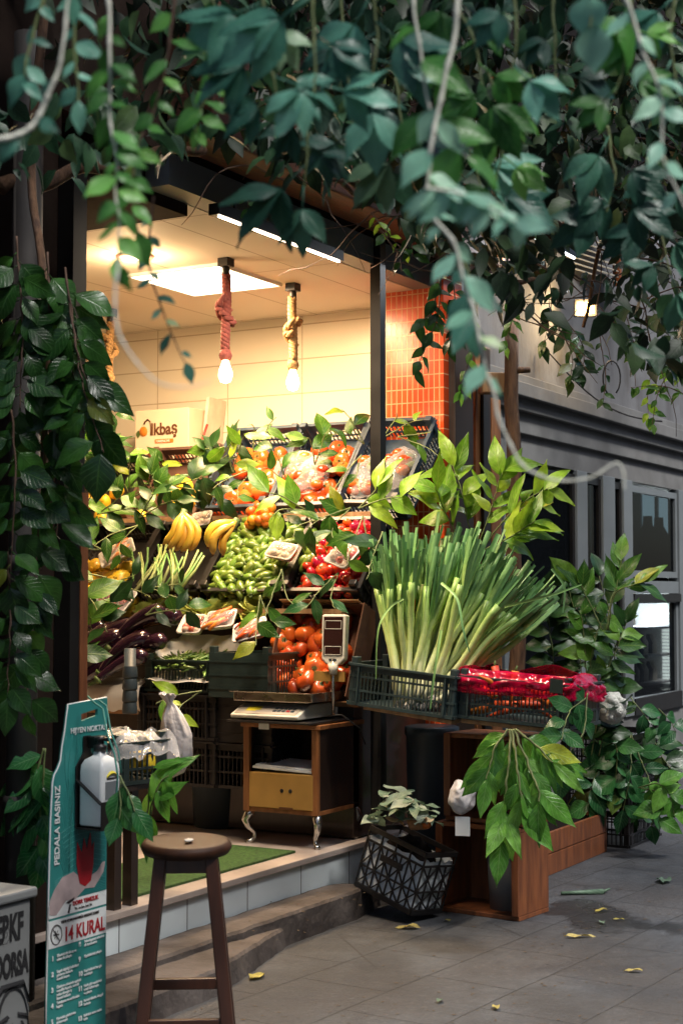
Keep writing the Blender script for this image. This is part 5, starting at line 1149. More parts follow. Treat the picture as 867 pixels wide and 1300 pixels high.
open_box('wooden_box', 'lower open reddish wooden box standing on the pavement under the leaf spray', SB, .46, .30, .44)
open_box('wooden_box', 'upper open reddish wooden box under the red wrapped crate', SB @ TR((.03, -.03, .444), (0, 0, rad(-1))), .44, .28, .43)
q = MB(); q.M = SB @ TR((.16, -.31, .023)); q.lathe([(0, 0), (.09, 0), (.105, .30), (.1, .30), (.085, .01), (0, .01)], 28)
tag(q.build('grey_bucket', K['grey_pot']), 'plain grey bucket inside the lower wooden box', 'bucket')
bag(586, 1012, 7.42, .062, (1.05, .9, 1.15), 'crumpled white bag stuffed in the left of the upper wooden box', 'bag_white', 6)
q = MB(); a = at(587, 1045, 7.38); q.M = TR(a, (0, 0, rad(-75))); q.box(-.035, .035, -.001, .001, -.06, .03); tag(q.build('white_tag', K['white']), 'white tag hanging below the crumpled bag', 'tag')
# boards under the crates
def board(p0, p1, w_, th, label, m='wood_pale'):
    q = MB(); q.bar(Vector(p0), Vector(p1), w_, th); return tag(q.build('plank', K[m], bevel=.002), label, 'plank')
LK0 = Vector((6.71, 3.76, 1.02)); LK1 = Vector((6.71, 3.19, .965)); RD0 = Vector((6.75, 3.18, .972)); RD1 = Vector((6.75, 2.62, .938))
board(LK0 + Vector((.06, -.08, -.014)), LK1 + Vector((.06, .01, -.014)), .10, .02, 'worn pale plank under the front of the leek crate')
board(RD0 + Vector((.06, -.01, -.014)), RD1 + Vector((.06, .02, -.014)), .10, .02, 'worn pale plank under the front of the red wrapped crate')
board(LK0 + Vector((.30, .05, -.03)), RD1 + Vector((.30, .0, -.012)), .07, .03, 'long dark batten under the rear of both outdoor crates', 'wood_dark')
# dark tub that carries the leek crate
q = MB(); q.M = TR((7.32, 3.60, 0)); q.lathe([(0, 0), (.11, 0), (.12, .02), (.135, .82), (.142, .83), (.142, .87), (.13, .875), (0, .87)], 30)
tag(q.build('plastic_barrel', K['bin_blue']), 'dark slate barrel standing in the shade behind the lattice crate', 'barrel')
def tilted_crate(A, B, depth, h, m, name, label, **kw):
    d = (B - A); L = d.length; X = Vector((1, 0, 0)); Y = -d.normalized(); Z = X.cross(Y).normalized()
    c = crate(name, label, m, depth, L, h, **kw); o = (A + B) / 2 + X * depth / 2
    c.matrix_world = Matrix(((X.x, Y.x, Z.x, o.x), (X.y, Y.y, Z.y, o.y), (X.z, Y.z, Z.z, o.z), (0, 0, 0, 1))); return c
lkc = tilted_crate(LK0, LK1, .36, .205, 'crate_teal', 'vegetable_crate', 'dark grey green slatted crate holding the big bundle of leeks', bars=.020)
rdc = tilted_crate(RD0, RD1, .40, .205, 'crate_teal', 'vegetable_crate', 'grey green slatted crate with red plastic film round its rim', bars=.020)
# leeks
def make_leek(seed, L=.9):
    random.seed(seed); t = thing('leek', 'leek', 'leek'); q = MB(); n = 10; bend = U(-.05, .05)
    pts = [Vector((bend * (k / n) ** 2, .02 * math.sin(k * .5 + seed), L * .62 * k / n)) for k in range(n + 1)]
    q.tube(pts, [.0120 + .003 * (k / n) for k in range(n + 1)], 9, attr=[.62 * k / n for k in range(n)]); q.build('stalk', K['leek'], t)
    q = MB()
    for b in range(5):
        a = U(-.16, .16) + (b - 2) * .05; tw = U(0, 6.28); st_ = pts[6 + min(b, 4)]; L2 = U(.34, .42) * L - .05 * b * L * .5; wd = U(.020, .029); rows = []
        sd = Vector((math.cos(tw), math.sin(tw), 0)); dirn = Vector((math.sin(a) * math.cos(tw + 1.5), math.sin(a) * math.sin(tw + 1.5), math.cos(a))); kink = U(.1, .5) if R() < .16 else U(-.04, .06)
        for i in range(8):
            f = i / 7; p = st_ + dirn * L2 * f + Vector((math.cos(tw + 1.5), math.sin(tw + 1.5), -.55)) * kink * f * f * L2 * 1.4
            wv = wd * (1 - .15 * f); rows.append([q.vert(p - sd * wv / 2 * 1.0 + Vector((sd.y, -sd.x, 0)) * .006), q.vert(p), q.vert(p + sd * wv / 2 + Vector((sd.y, -sd.x, 0)) * .006)])
        for i in range(7):
            q.rn = .1 + .85 * i / 7
            for j in range(2): q.face([rows[i][j], rows[i][j + 1], rows[i + 1][j + 1], rows[i + 1][j]])
    q.build('leaf_blades', K['leekleaf'], t)
    q = MB(); random.seed(seed)
    for k in range(9): a = k * .7; q.tube([(0, 0, .004), (math.cos(a) * .012, math.sin(a) * .012, -.01), (math.cos(a) * .02, math.sin(a) * .02, -.03)], [.002, .0015, .0008], 4)
    q.build('roots', K['paper'], t)
    return t
leeks = [make_leek(s_, .86) for s_ in (3, 8, 12, 17, 23, 29)]
random.seed(77)
base_c = at(535, 895, 7.72)
tips = []
for k in range(84):
    f = k / 83
    # where each leek's top should stand, sweeping from upright at the left to nearly flat at the right
    if f < .58: tx = 472 + 178 * (f / .58) + U(-10, 10); ty = 646 + U(-12, 14) + 5 * abs(f - .3) * 10
    else: g_ = (f - .58) / .42; tx = 636 + 96 * g_ + U(-12, 8); ty = 660 + 84 * g_ + U(-14, 14)
    bx_ = 507 + 52 * f + U(-8, 8); by = 893 - 5 * f + U(-6, 4); Yb = 7.60 + .16 * R()
    p0 = at(bx_, by, Yb); p1 = at(tx, ty, Yb + U(-.12, .32) + .05 * f); d = p1 - p0; Ld = d.length; Z = d.normalized(); X = Z.cross(FW).normalized(); Y = Z.cross(X)
    M = Matrix(((X.x, Y.x, Z.x, p0.x), (X.y, Y.y, Z.y, p0.y), (X.z, Y.z, Z.z, p0.z), (0, 0, 0, 1))) @ Matrix.Rotation(U(0, 6.28), 4, 'Z') @ Matrix.Diagonal((1.1, 1.1, Ld / .86, 1))
    put(leeks[k % 6], M, 'trimmed leek in the tall fanned bundle standing in the grey green crate', 'leeks in the fanned bundle')
# loose hanging leek leaves at the left and front of the bundle
def ribbon(pts, w_, m, label, rn=.5, name='leek_leaf'):
    q = MB(); P = [at(*p) for p in pts]; Q = []
    for i in range(len(P) - 1):
        a, b = P[i], P[i + 1]; c0 = P[max(i - 1, 0)]; c1 = P[min(i + 2, len(P) - 1)]
        for j in range(5): u = j / 5; Q.append(.5 * ((2 * a) + (b - c0) * u + (2 * c0 - 5 * a + 4 * b - c1) * u * u + (3 * a - c0 - 3 * b + c1) * u ** 3))
    Q.append(P[-1]); rows = []
    for i, p in enumerate(Q):
        d = (Q[min(i + 1, len(Q) - 1)] - Q[max(i - 1, 0)]).normalized(); s_ = d.cross(FW + UP * .2 * math.sin(i * .5)).normalized(); k = w_ * (1 - .7 * (i / len(Q)) ** 2)
        rows.append([q.vert(p - s_ * k / 2), q.vert(p + FW * k * .25), q.vert(p + s_ * k / 2)])
    for i in range(len(rows) - 1):
        q.rn = rn + .4 * i / len(rows)
        for j in range(2): q.face([rows[i][j], rows[i][j + 1], rows[i + 1][j + 1], rows[i + 1][j]])
    return tag(q.build(name, K[m]), label, 'leaf', 'loose leek leaves hanging off the bundle')
LL = 'loose leek leaf hanging down from the bundle over the crate'
ribbon([(512, 760, 7.4), (494, 772, 7.35), (480, 800, 7.3), (477, 862, 7.3)], .011, 'leekleaf', LL, .0)
ribbon([(560, 740, 7.3), (580, 760, 7.2), (588, 800, 7.15), (596, 828, 7.15)], .013, 'leekleaf', LL, .5)
ribbon([(700, 722, 7.2), (716, 745, 7.2), (714, 778, 7.2)], .013, 'leekleaf', LL, .5)
ribbon([(560, 800, 7.3), (552, 850, 7.25), (546, 900, 7.25)], .013, 'leekleaf', LL, .2)
ribbon([(640, 770, 7.2), (700, 755, 7.1), (738, 742, 7.1)], .013, 'leekleaf', LL, .2)

# carrots and herbs in the red wrapped crate
M_ = rdc.matrix_world.copy(); random.seed(9)
ct = thing('carrot', 'orange carrot', 'carrot'); q = MB(); q.tube([(0, 0, 0), (.005, 0, .05), (0, .004, .12), (0, 0, .19)], [.021, .019, .013, .003], 10); q.build('root', K['carrot'], ct)
q = MB(); q.tube([(0, 0, 0), (0, .006, -.03)], [.008, .004], 6); q.build('stub', K['calyx'], ct)
for k in range(16): put(ct, M_ @ TR((U(-.15, .05), U(-.15, .24), U(.05, .20)), (U(1.1, 2.1), U(-.6, .6), U(0, 6)), U(.8, 1.1)), 'orange carrot inside the red wrapped crate', 'carrots in the red wrapped crate')
for k, (px, py, yy) in enumerate(((628, 846, 7.42), (654, 852, 7.42))): put(ct, TR(at(px, py, yy), (rad(165 + 20 * k), rad(12), 0), .9), 'orange carrot inside the red wrapped crate', 'carrots in the red wrapped crate')
# the film: a crumpled band round the rim, folded over it
def film_band(M, wx, wy, h, label):
    q = MB(); per = []; r_ = .02; hx_, hy_ = wx / 2 + .012, wy / 2 + .012
    corners = [(-hx_, hy_), (-hx_, -hy_), (hx_, -hy_), (hx_, hy_)]; N = 190; tot = 4 * (hx_ + hy_)
    for k in range(N):
        s_ = k / N * tot; i = 0
        for i in range(4):
            a, b = Vector(corners[i]), Vector(corners[(i + 1) % 4]); L = (b - a).length
            if s_ <= L: break
            s_ -= L
        p = a + (b - a) * (s_ / L); d = (b - a).normalized(); per.append((p, Vector((-d.y, d.x)) * -1))
    rows = []
    for k, (p, n) in enumerate(per):
        row = []; f = k / N * 22
        lo = -.075 + .03 * noise.noise(Vector((f * .35, 1, 2))); hi = .035 + .035 * noise.noise(Vector((f * .4, 8, 1)))
        for j in range(11):
            v = j / 10; z = h + lo + (hi - lo) * v; e = .030 * abs(noise.noise(Vector((f * 1.1 + v * 1.5, v * 6, 3)))) + .012 * noise.noise(Vector((f * .6 + v * 2, v * 12, 7))); ins = -.045 * max(0, v - .6) / .4
            row.append(q.vert((p.x + n.x * (e + ins + .004), p.y + n.y * (e + ins + .004), z - (.015 * (ins < 0) * (v - .7) * 10 * 0))))
        rows.append(row)
    for k in range(N):
        A, B = rows[k], rows[(k + 1) % N]
        for j in range(10): q.face([A[j], B[j], B[j + 1], A[j + 1]])
    o = q.build('red_film', K['bag_red'], M=M); sd_ = o.modifiers.new('thick', 'SOLIDIFY'); sd_.thickness = .001
    return tag(o, label, 'plastic film')
film_band(rdc.matrix_world.copy(), .40, (RD1 - RD0).length, .205, 'crumpled bright red plastic film folded over the rim of the carrot crate')
q = MB(); q.M = rdc.matrix_world @ TR((-.226, -.22, .20), (0, 0, 0)); q.box(-.003, 0, -.032, .032, -.035, .03); tag(q.build('clip', K['crate_green']), 'dark square plate showing over the red film', 'plate')

# black lattice crate tipped against the step
LM = TR(at(500, 1093, 7.5), (0, 0, 0)); fp = at(450, 1124, 7.66); fq = at(520, 1162, 7.42)
X = (fq - fp).normalized(); Z = (UP - X * UP.dot(X)).normalized(); Z = (Z + RT * .12 + FW * .04).normalized(); Z = (Z - X * Z.dot(X)).normalized(); Y = Z.cross(X)
LW = (fq - fp).length * 1.0; o_ = (fp + fq) / 2 + Y * .12
LM = Matrix(((X.x, Y.x, Z.x, o_.x), (X.y, Y.y, Z.y, o_.y), (X.z, Y.z, Z.z, o_.z), (0, 0, 0, 1)))
lc = crate('milk_crate', 'tipped black lattice crate of scraps leaning between step and wooden box', 'crate_black', LW, .24, .31, lattice=True, posts=False); lc.matrix_world = LM
q = MB(); q.bar((-.07, -.176, .17), (.07, -.176, .17), .006, .032); q.M = LM; 
q = MB(); q.M = Matrix(); q.box(-.07, .07, -.131, -.122, .175, .205); h_ = q.build('handle', K['crate_black'], lc)
q = MB(); g_ = []; nn = 16
for side in range(1):
    pass
def liner(M, wx, wy, h):
    q = MB(); N = 60; cs = [(-wx / 2, -wy / 2), (wx / 2, -wy / 2), (wx / 2, wy / 2), (-wx / 2, wy / 2)]; rows = []
    for k in range(N):
        s_ = k / N * 4; i = int(s_); f = s_ - i; a = Vector(cs[i]); b = Vector(cs[(i + 1) % 4]); p = a + (b - a) * f
        rows.append([q.vert((p.x * (1 - .04 * abs(noise.noise(Vector((k * .5, v * 1.3, 0))))), p.y * (1 - .06 * abs(noise.noise(Vector((k * .5, v * 1.3, 4))))), .012 + (h + .03 * noise.noise(Vector((k * .4, 2, 2)))) * v / 8)) for v in range(9)])
    for k in range(N):
        A, B = rows[k], rows[(k + 1) % N]
        for j in range(8): q.face([A[j], B[j], B[j + 1], A[j + 1]])
    return tag(q.build('bin_liner', mat('pale_liner', (.74, .80, .84), .5, bump=.6, bscale=25), M=M), 'pale bluish bag lining the black lattice crate', 'bag')
liner(LM, LW - .014, .228, .25)
def wilt(px, py, Y, n, L, label, m, seed, spread=.10, W=.5):
    random.seed(seed); q = MB(); c = at(px, py, Y)
    for k in range(n):
        q.rn = R(); a = U(0, 6.28); d = Vector((math.cos(a), math.sin(a), U(-.3, .5))); q.leaf(Vector((U(-spread, spread), U(-spread, spread), U(-.02, .04))), d, Vector((U(-.6, .6), U(-.6, .6), 1)), L * U(.7, 1.2), L * W * U(.7, 1.1), U(.0, .5), U(-.2, .4), 7, .5, .05)
    return tag(q.build('wilted_leaves', K[m], M=Matrix.Translation(c)), label, 'leaves')
K['wilt'] = leafmat('wilted_leaf', (.09, .15, .10), (.16, .24, .16), (.32, .36, .28), (.4, .45, .35), .5, .4, .2)
q = MB(); q.blob((0, 0, .19), .17, (.85, .60, .75), .2, 3, 4, 24, 14); tag(q.build('compost_heap', K['dark_back'], M=LM), 'dark heap of scraps filling the lattice crate', 'scraps')
wilt(512, 1022, 7.45, 26, .15, 'wilted grey green leaves on top of the tipped lattice crate', 'wilt', 3, .10)
wilt(540, 1040, 7.42, 9, .11, 'small wilted leaves at the right rim of the lattice crate', 'wilt', 8, .03)
wilt(484, 1035, 7.40, 10, .13, 'limp grey leaves hanging over the left rim of the lattice crate', 'wilt', 5, .04)
q = MB(); q.blob((0, 0, 0), .055, (1.5, 1, .8), .2, 3, 2); tag(q.build('brown_peel', K['card'], M=TR(at(532, 1042, 7.5))), 'brown vegetable scrap at the right rim of the lattice crate', 'scrap')
q = MB(); q.blob((0, 0, 0), .03, (1, .8, .8), .1); tag(q.build('orange_scrap', K['orange'], M=TR(at(541, 1046, 7.46))), 'bit of orange peel at the corner of the lattice crate', 'scrap')
# loose pipes and boards in the shadow behind it
board(at(437, 1000, 8.1) - UP * .35, at(437, 925, 8.1), .04, .04, 'dark upright batten between the small cabinet and the barrel', 'wood_dark')

# planter bench at the right
t = thing('planter_box', 'long reddish planked planter box on the pavement right of the open boxes', 'planter', (8.05, 3.28, 0))
for z0, z1 in ((.0, .115), (.12, .235)):
    q = MB(); q.box(0, 1.0, 0, .022, z0, z1); q.build('front_plank', K['wood_red'], t, .003)
q = MB(); q.box(-.022, -.001, 0, .34, 0, .235); q.build('end_panel', K['wood_red'], t, .003)
q = MB(); q.box(1.001, 1.02, 0, .34, 0, .235); q.build('end_panel', K['wood_red'], t, .003)
q = MB(); q.box(.0, 1.0, .023, .33, .01, .215); q.build('soil', K['dark_back'], t)
# dark crates on a stand right of the red crate, they carry the plants and the cauliflower
for z_, lb_ in ((.0, 'lowest black crate of the stack hidden under the trailing vines'), (.235, 'second black crate from the ground under the trailing vines'), (.47, 'top black crate of greens under the trailing vines by the cauliflower')):
    c = crate('vegetable_crate', lb_, 'crate_black', .62, .44, .22); c.matrix_world = TR((9.55, 3.42, z_))
a = at(776, 899, 9.25); t = thing('cauliflower', 'white cauliflower among dark leaves on the black crates', 'cauliflower', a); random.seed(4)
q = MB(); q.blob((0, 0, 0), .095, (.9, .9, 1.0), .10, 4, 3, 30, 20)
for k in range(26):
    v = Vector((U(-1, 1), U(-1, 1), U(-.5, 1))).normalized(); q.blob(v * .078, U(.020, .033), (1, 1, 1), .25, 5, k, 9, 6)
q.build('curd', K['cauli'], t)
q = MB()
for k in range(7): q.rn = R(); a_ = k * .9; d = Vector((math.cos(a_), math.sin(a_), U(.1, .9))); q.leaf(Vector((0, 0, -.05)), d, Vector((-d.x, -d.y, 1)), U(.15, .2), .09, -.1, .3, 7, .5, .05)
q.build('wrapper_leaves', K['wilt'], t)

# leaves fallen on the ground, dark twigs
def fallen(px, py, L, ang_, label, m='yellow_leaf', W=.42, fold=.3):
    p = hz(px, py, .006); q = MB(); random.seed(int(px * 7 + py)); q.rn = R(); q.leaf((0, 0, 0.004), (math.cos(ang_), math.sin(ang_), .05), UP, L, L * W, .12, fold, 7, .45, .05)
    return tag(q.build('fallen_leaf', K[m], M=Matrix.Translation(p)), label, 'leaf')
fallen(533, 1178, .12, 2.0, 'yellow fallen leaf in front of the wooden box', W=.5)
fallen(318, 1244, .13, .1, 'yellow fallen leaf beside the kerb near the stool', W=.45)
fallen(716, 1190, .16, -.8, 'long narrow yellow fallen leaf on the pavement', W=.2)
fallen(571, 1170, .05, 1.0, 'tiny yellow fallen leaf near the wooden box foot', W=.6)
fallen(815, 1233, .08, 2.0, 'small yellow leaf lying at the right of the pavement')
fallen(630, 1282, .07, .5, 'small yellow leaf near the bottom edge of the pavement')
fallen(556, 1273, .06, .2, 'small reddish leaf on the bare pavement', 'wilt')
fallen(765, 1173, .07, .5, 'pale fallen leaf on the wet patch', 'wilt'); fallen(792, 1168, .06, 1.9, 'small yellowish leaf on the wet patch')
fallen(842, 1122, .2, .3, 'greenish crumpled leaf at the far right of the pavement', 'wilt', .4); fallen(770, 1155, .08, 2.6, 'tiny dark yellow leaf by the wet patch')
fallen(300, 1168, .09, 1.2, 'dull leaf lying on the kerb behind the stool', 'wilt')
q = MB(); P = [hz(x, y, .012) for x, y in ((712, 1134), (735, 1133), (765, 1132))]; q.tube(P, [.009, .011, .016], 7); q.tube([P[2], P[2] + Vector((.05, -.02, .01))], [.01, .004], 6); tag(q.build('leek_stub', K['wilt']), 'pale green stalk lying on the pavement at the right', 'stalk')
q = MB(); random.seed(15)
for k in range(260):
    px = U(200, 867); py = U(1120, 1300); p = hz(px, py, .003); q.rn = R()
    if p.y > 3.4: p.z = .14 if p.x < 6.6 else .003
    a_ = U(0, 6.28); q.leaf(p, (math.cos(a_), math.sin(a_), 0), UP, U(.008, .028), U(.005, .012), 0, .1, 2, low=True)
tag(q.build('litter', mat('litter', (.11, .075, .04), .9)), 'crumbs and leaf bits scattered over the pavement', 'litter', kind='stuff')

# ---------------------------------------------------------------- plants
def spath(path, n=12):
    P = [at(*p) for p in path]; Q = []
    for i in range(len(P) - 1):
        a, b = P[i], P[i + 1]; c0 = P[max(i - 1, 0)]; c1 = P[min(i + 2, len(P) - 1)]
        for j in range(n): u = j / n; Q.append(.5 * ((2 * a) + (b - c0) * u + (2 * c0 - 5 * a + 4 * b - c1) * u * u + (3 * a - c0 - 3 * b + c1) * u ** 3))
    return Q + [P[-1]]
def sprig(name, label, cat, paths, n, L, m, seed, group=None, W=.55, stem_r=.004, stem_m='stem', spread=75, up=None, face=.8, droop=.3, lv=(.75, 1.15), fold=.2, t0=.1, low=False, palm=0, side=.0, rnb=(0, .968), t1=1.0, leafname='leaves', petiole=.0, tip=1.25):
    """a plant: stems through the given points (image x, image y, metres away), leaves set along them. up: fixed mean leaf angle in degrees, else along the stem"""
    random.seed(seed); S = [spath(p) for p in paths]; o = S[0][0]; t = thing(name, label, cat, o, group=group)
    q = MB()
    for s_ in S: q.tube([p - o + Vector((noise.noise(p * 23), noise.noise(p * 23 + UP * 7), 0)) * stem_r * 1.6 for p in s_], [stem_r * (1 - .6 * i / len(s_)) * (1.45 if i % 6 == 5 else 1) for i in range(len(s_))], 6)
    st__ = q.build('stem', K[stem_m], t)
    if n <= 0: return t
    q = MB(); tot = n
    for k in range(n):
        s_ = S[k % len(S)]; f = t0 + (t1 - t0) * ((k // len(S)) + R() * .6 + .2) / max(1, math.ceil(n / len(S))); f = min(.999, f)
        x = f * (len(s_) - 1); i = int(x); p = s_[i].lerp(s_[i + 1], x - i) - o; d0 = (s_[i + 1] - s_[i]).normalized()
        sgn = 1 if k // len(S) % 2 else -1
        if f > .93: sgn = U(-.3, .3)
        base = math.atan2(d0.z, d0.dot(RT)) if up is None else rad(up)
        a = base + sgn * rad(spread) * U(.45, 1.0)
        d = RT * math.cos(a) + UP * math.sin(a) + FW * U(-.45, .35)
        nrm = -FW * face + UP * U(.15, .8) + RT * U(-.55, .55)
        LL_ = L * U(*lv); q.rn = U(*rnb)
        if palm:
            c = p + d * LL_ * .45; q.mi = 0
            for j in range(palm):
                b = (j - (palm - 1) / 2) * rad(38); dj = RT * math.cos(a + b) + UP * math.sin(a + b) + FW * U(-.25, .25); LJ = LL_ * (1 - .13 * abs(j - (palm - 1) / 2))
                q.leaf(c, dj, nrm + RT * U(-.2, .2), LJ, LJ * W, droop * U(.2, 1.8), fold * U(-.2, 1.6), 17, U(.38, .52), .03, low=low, tip=tip, serr=.11)
            q.tube([p, c], .0012 + stem_r * .2, 4)
        else:
            if petiole: c = p + d * petiole; q.tube([p, c], .0016, 4); p = c
            q.leaf(p, d, nrm, LL_, LL_ * W * U(.75, 1.2), droop * U(-.2, 1.9), fold * U(-.1, 1.6), 8, U(.36, .48), .03, low=low, tip=tip)
    q.build(leafname, K[m], t)
    return t
# -- sprays tucked between the crates of the display
K['pothos_in'] = leafmat('indoor_glossy_leaf', (.012, .05, .006), (.028, .10, .010), (.085, .19, .018), (.2, .33, .06), .35, .5, .2)
DG = 'leaf sprays tucked between the crates'
DS = [ # px, py, Y, n, L, seed, material, angle
 (300, 585, 8.60, 9, .135, 1, 'lime', 75, 'spray of broad leaves at the top of the leftmost blue grey crate'),
 (330, 560, 8.75, 6, .12, 2, 'pothos', 60, 'short spray standing up behind the leftmost blue grey crate'),
 (405, 575, 8.50, 10, .14, 3, 'pothos', 70, 'leaf spray across the rim of the middle blue grey crate'),
 (455, 550, 8.60, 4, .13, 5, 'pothos', 120, 'few leaves left of the steel post at crate top height'),
 (500, 548, 8.55, 3, .11, 6, 'lime', 30, 'two small leaves right of the steel post on the crate rim'),
 (375, 640, 8.05, 9, .17, 7, 'lime', 150, 'bright leaf spray below the middle blue grey crate'),
 (430, 650, 7.95, 12, .17, 8, 'pothos', 200, 'large leaf spray between the middle crate and the red tomatoes'),
 (470, 640, 7.80, 12, .19, 9, 'lime', 20, 'bright leaf spray hanging beside the steel post above the leeks'),
 (455, 670, 7.75, 8, .15, 10, 'pothos', 250, 'leaf spray hanging over the small red tomatoes'),
 (200, 618, 8.75, 10, .13, 11, 'pothos', 80, 'leaf spray in front of the printed fruit carton'),
 (276, 590, 8.70, 10, .14, 12, 'deep', 60, 'dark leaf spray right of the printed fruit carton'),
 (275, 590, 8.75, 8, .14, 13, 'pothos', 40, 'leaf spray against the left side of the leftmost blue grey crate'),
 (165, 612, 8.80, 11, .13, 14, 'pothos', 90, 'leaf spray over the lemons on the upper shelf'),
 (125, 610, 8.85, 12, .14, 15, 'deep', 80, 'dark leaf spray at the upper left of the display'),
 (140, 650, 8.60, 12, .15, 16, 'pothos', 10, 'leaf spray lying over lemons at the left of the display'),
 (115, 690, 8.45, 10, .14, 17, 'pothos', 150, 'leaf spray at the left edge above the middle lemons'),
 (190, 650, 8.50, 12, .14, 18, 'deep', 30, 'dark leaf spray left of the larger banana hand'),
 (328, 772, 7.75, 9, .13, 20, 'pothos', 265, 'leaf spray hanging left of the tomato carton'),
 (418, 738, 7.98, 9, .14, 23, 'pothos_cool', 225, 'leaf spray hanging over the top of the tomato carton'),
 (115, 790, 8.05, 10, .18, 24, 'pothos', 100, 'large leaves left of the tray of dark red tomatoes'),
 (100, 835, 7.90, 6, .16, 25, 'pothos', 80, 'leaves at the left edge beside the aubergines'),
 (240, 880, 7.55, 7, .13, 26, 'lime', 190, 'yellowish leaf spray in front of the bean crate'),
 (150, 745, 8.20, 8, .12, 28, 'deep', 350, 'dark leaves under the middle lemons'),
 (205, 752, 8.10, 8, .11, 29, 'pothos', 340, 'small leaves along the front of the stalk crate'),
 (150, 585, 8.85, 12, .14, 32, 'deep', 100, 'dark leaf spray above the lemons below the climbing vine'),
 (110, 640, 8.60, 10, .15, 33, 'pothos', 60, 'leaf spray over the far left upper crate'),
 (185, 625, 8.65, 12, .15, 34, 'pothos', 20, 'leaf spray lying across the brown crate of lemons'),
 (235, 620, 8.60, 12, .15, 35, 'deep', 350, 'dark leaf spray filling the brown crate left of the blue grey ones'),
 (120, 730, 8.30, 8, .13, 37, 'pothos', 170, 'leaves in front of the lowest lemons at the left edge'),
 (360, 600, 8.45, 8, .13, 41, 'pothos', 110, 'leaf spray between the left and middle blue grey crates'),
 (520, 560, 8.40, 4, .11, 42, 'pothos', 340, 'small leaf spray on the right rim of the third crate'),
 (480, 690, 7.70, 8, .16, 43, 'deep', 250, 'dark leaves hanging by the steel post beside the leeks'),
 (115, 760, 8.10, 9, .14, 45, 'deep', 300, 'dark leaves between lemons and aubergines at the left edge'),
 (160, 672, 8.45, 11, .13, 46, 'pothos', 200, 'leaf spray over the middle left lemons'),
 (200, 778, 8.00, 9, .11, 47, 'deep', 10, 'dark leaves on the yellow green lettuces at the left'),
 (352, 738, 7.80, 7, .12, 48, 'pothos', 250, 'leaf spray hanging from the rim of the pepper crate'),
 (395, 655, 8.10, 8, .13, 49, 'deep', 170, 'dark leaves above the heap of green peppers'),
 (110, 590, 8.95, 10, .15, 50, 'pothos', 60, 'leaf spray in the upper left corner of the display'),
 (140, 560, 9.05, 8, .13, 51, 'deep', 80, 'dark leaves in front of the tiled wall left of the fruit carton'),
 (310, 600, 8.50, 8, .13, 52, 'pothos', 200, 'leaf spray lying on the tomatoes of the leftmost blue grey crate'),
 (448, 590, 8.30, 6, .12, 53, 'pothos', 230, 'leaf spray between the middle and third blue grey crates'),
]
for px, py, Y, n, L, sd_, m, an, lb in DS:
    a = rad(an); l_ = 42
    P1 = [(px - math.cos(a) * 16, py + math.sin(a) * 16, Y + .05), (px + math.cos(a) * l_ * .5, py - math.sin(a) * l_ * .5, Y - .03), (px + math.cos(a) * l_, py - math.sin(a) * l_ + 6, Y - .1)]
    P2 = [P1[0], (px + math.cos(a + .9) * l_ * .5, py - math.sin(a + .9) * l_ * .45, Y), (px + math.cos(a + 1.0) * l_ * .8, py - math.sin(a + 1.0) * l_ * .7 + 6, Y - .08)]
    sprig('leaf_spray', lb, 'leaves', [P1, P2], max(3, int(n * (.62 if py > 640 or px > 290 else .85))), L * 1.12, 'pothos_in' if m == 'pothos' else m, sd_, DG, W=.5, spread=80, droop=.35, face=.6)

# -- leafy plants on and around the outdoor crates
sprig('leafy_plant', 'lime green broad leaved plant rising behind the leeks', 'plant', [[(600, 700, 8.0), (590, 640, 8.0), (575, 590, 8.0)], [(605, 700, 8.0), (625, 640, 7.9), (640, 590, 7.85)], [(610, 700, 8.0), (640, 660, 7.8), (675, 630, 7.7), (700, 618, 7.6)], [(590, 700, 8.0), (565, 650, 7.9), (552, 618, 7.8)], [(610, 700, 7.9), (650, 680, 7.7), (680, 660, 7.6)]], 46, .20, 'lime', 101, W=.46, spread=55, face=.55, droop=.4, t0=.3)
sprig('leafy_plant', 'dark leaved bush in the shade right of the leeks', 'plant', [[(740, 960, 9.4), (735, 820, 9.4), (720, 740, 9.4)], [(760, 960, 9.4), (780, 820, 9.4), (760, 730, 9.4)], [(710, 940, 9.4), (700, 820, 9.4), (690, 760, 9.4)], [(750, 960, 9.4), (770, 850, 9.3), (795, 790, 9.2)], [(720, 950, 9.5), (720, 800, 9.5), (740, 760, 9.5)]], 84, .18, 'deep', 102, W=.6, spread=90, face=.6, droop=.3)
sprig('leafy_plant', 'plant with a few upright and flat leaves at the right of the dark bush', 'plant', [[(770, 800, 8.9), (775, 760, 8.9), (782, 745, 8.9), (788, 710, 8.9)], [(772, 800, 8.9), (780, 755, 8.8), (805, 742, 8.7), (815, 740, 8.7)], [(765, 800, 8.9), (745, 760, 8.9), (735, 735, 8.9)]], 13, .21, 'pothos', 103, W=.42, spread=35, face=.5, droop=.2, t0=.5)
sprig('leafy_plant', 'variegated leaves with yellow flecks right of the leek tips', 'plant', [[(745, 880, 9.0), (755, 810, 9.0), (770, 780, 9.0)], [(755, 880, 9.0), (780, 830, 9.0), (790, 800, 9.0)], [(745, 870, 9.0), (740, 800, 9.0), (735, 775, 9.0)]], 22, .17, 'pothos', 104, W=.6, spread=85, face=.7)
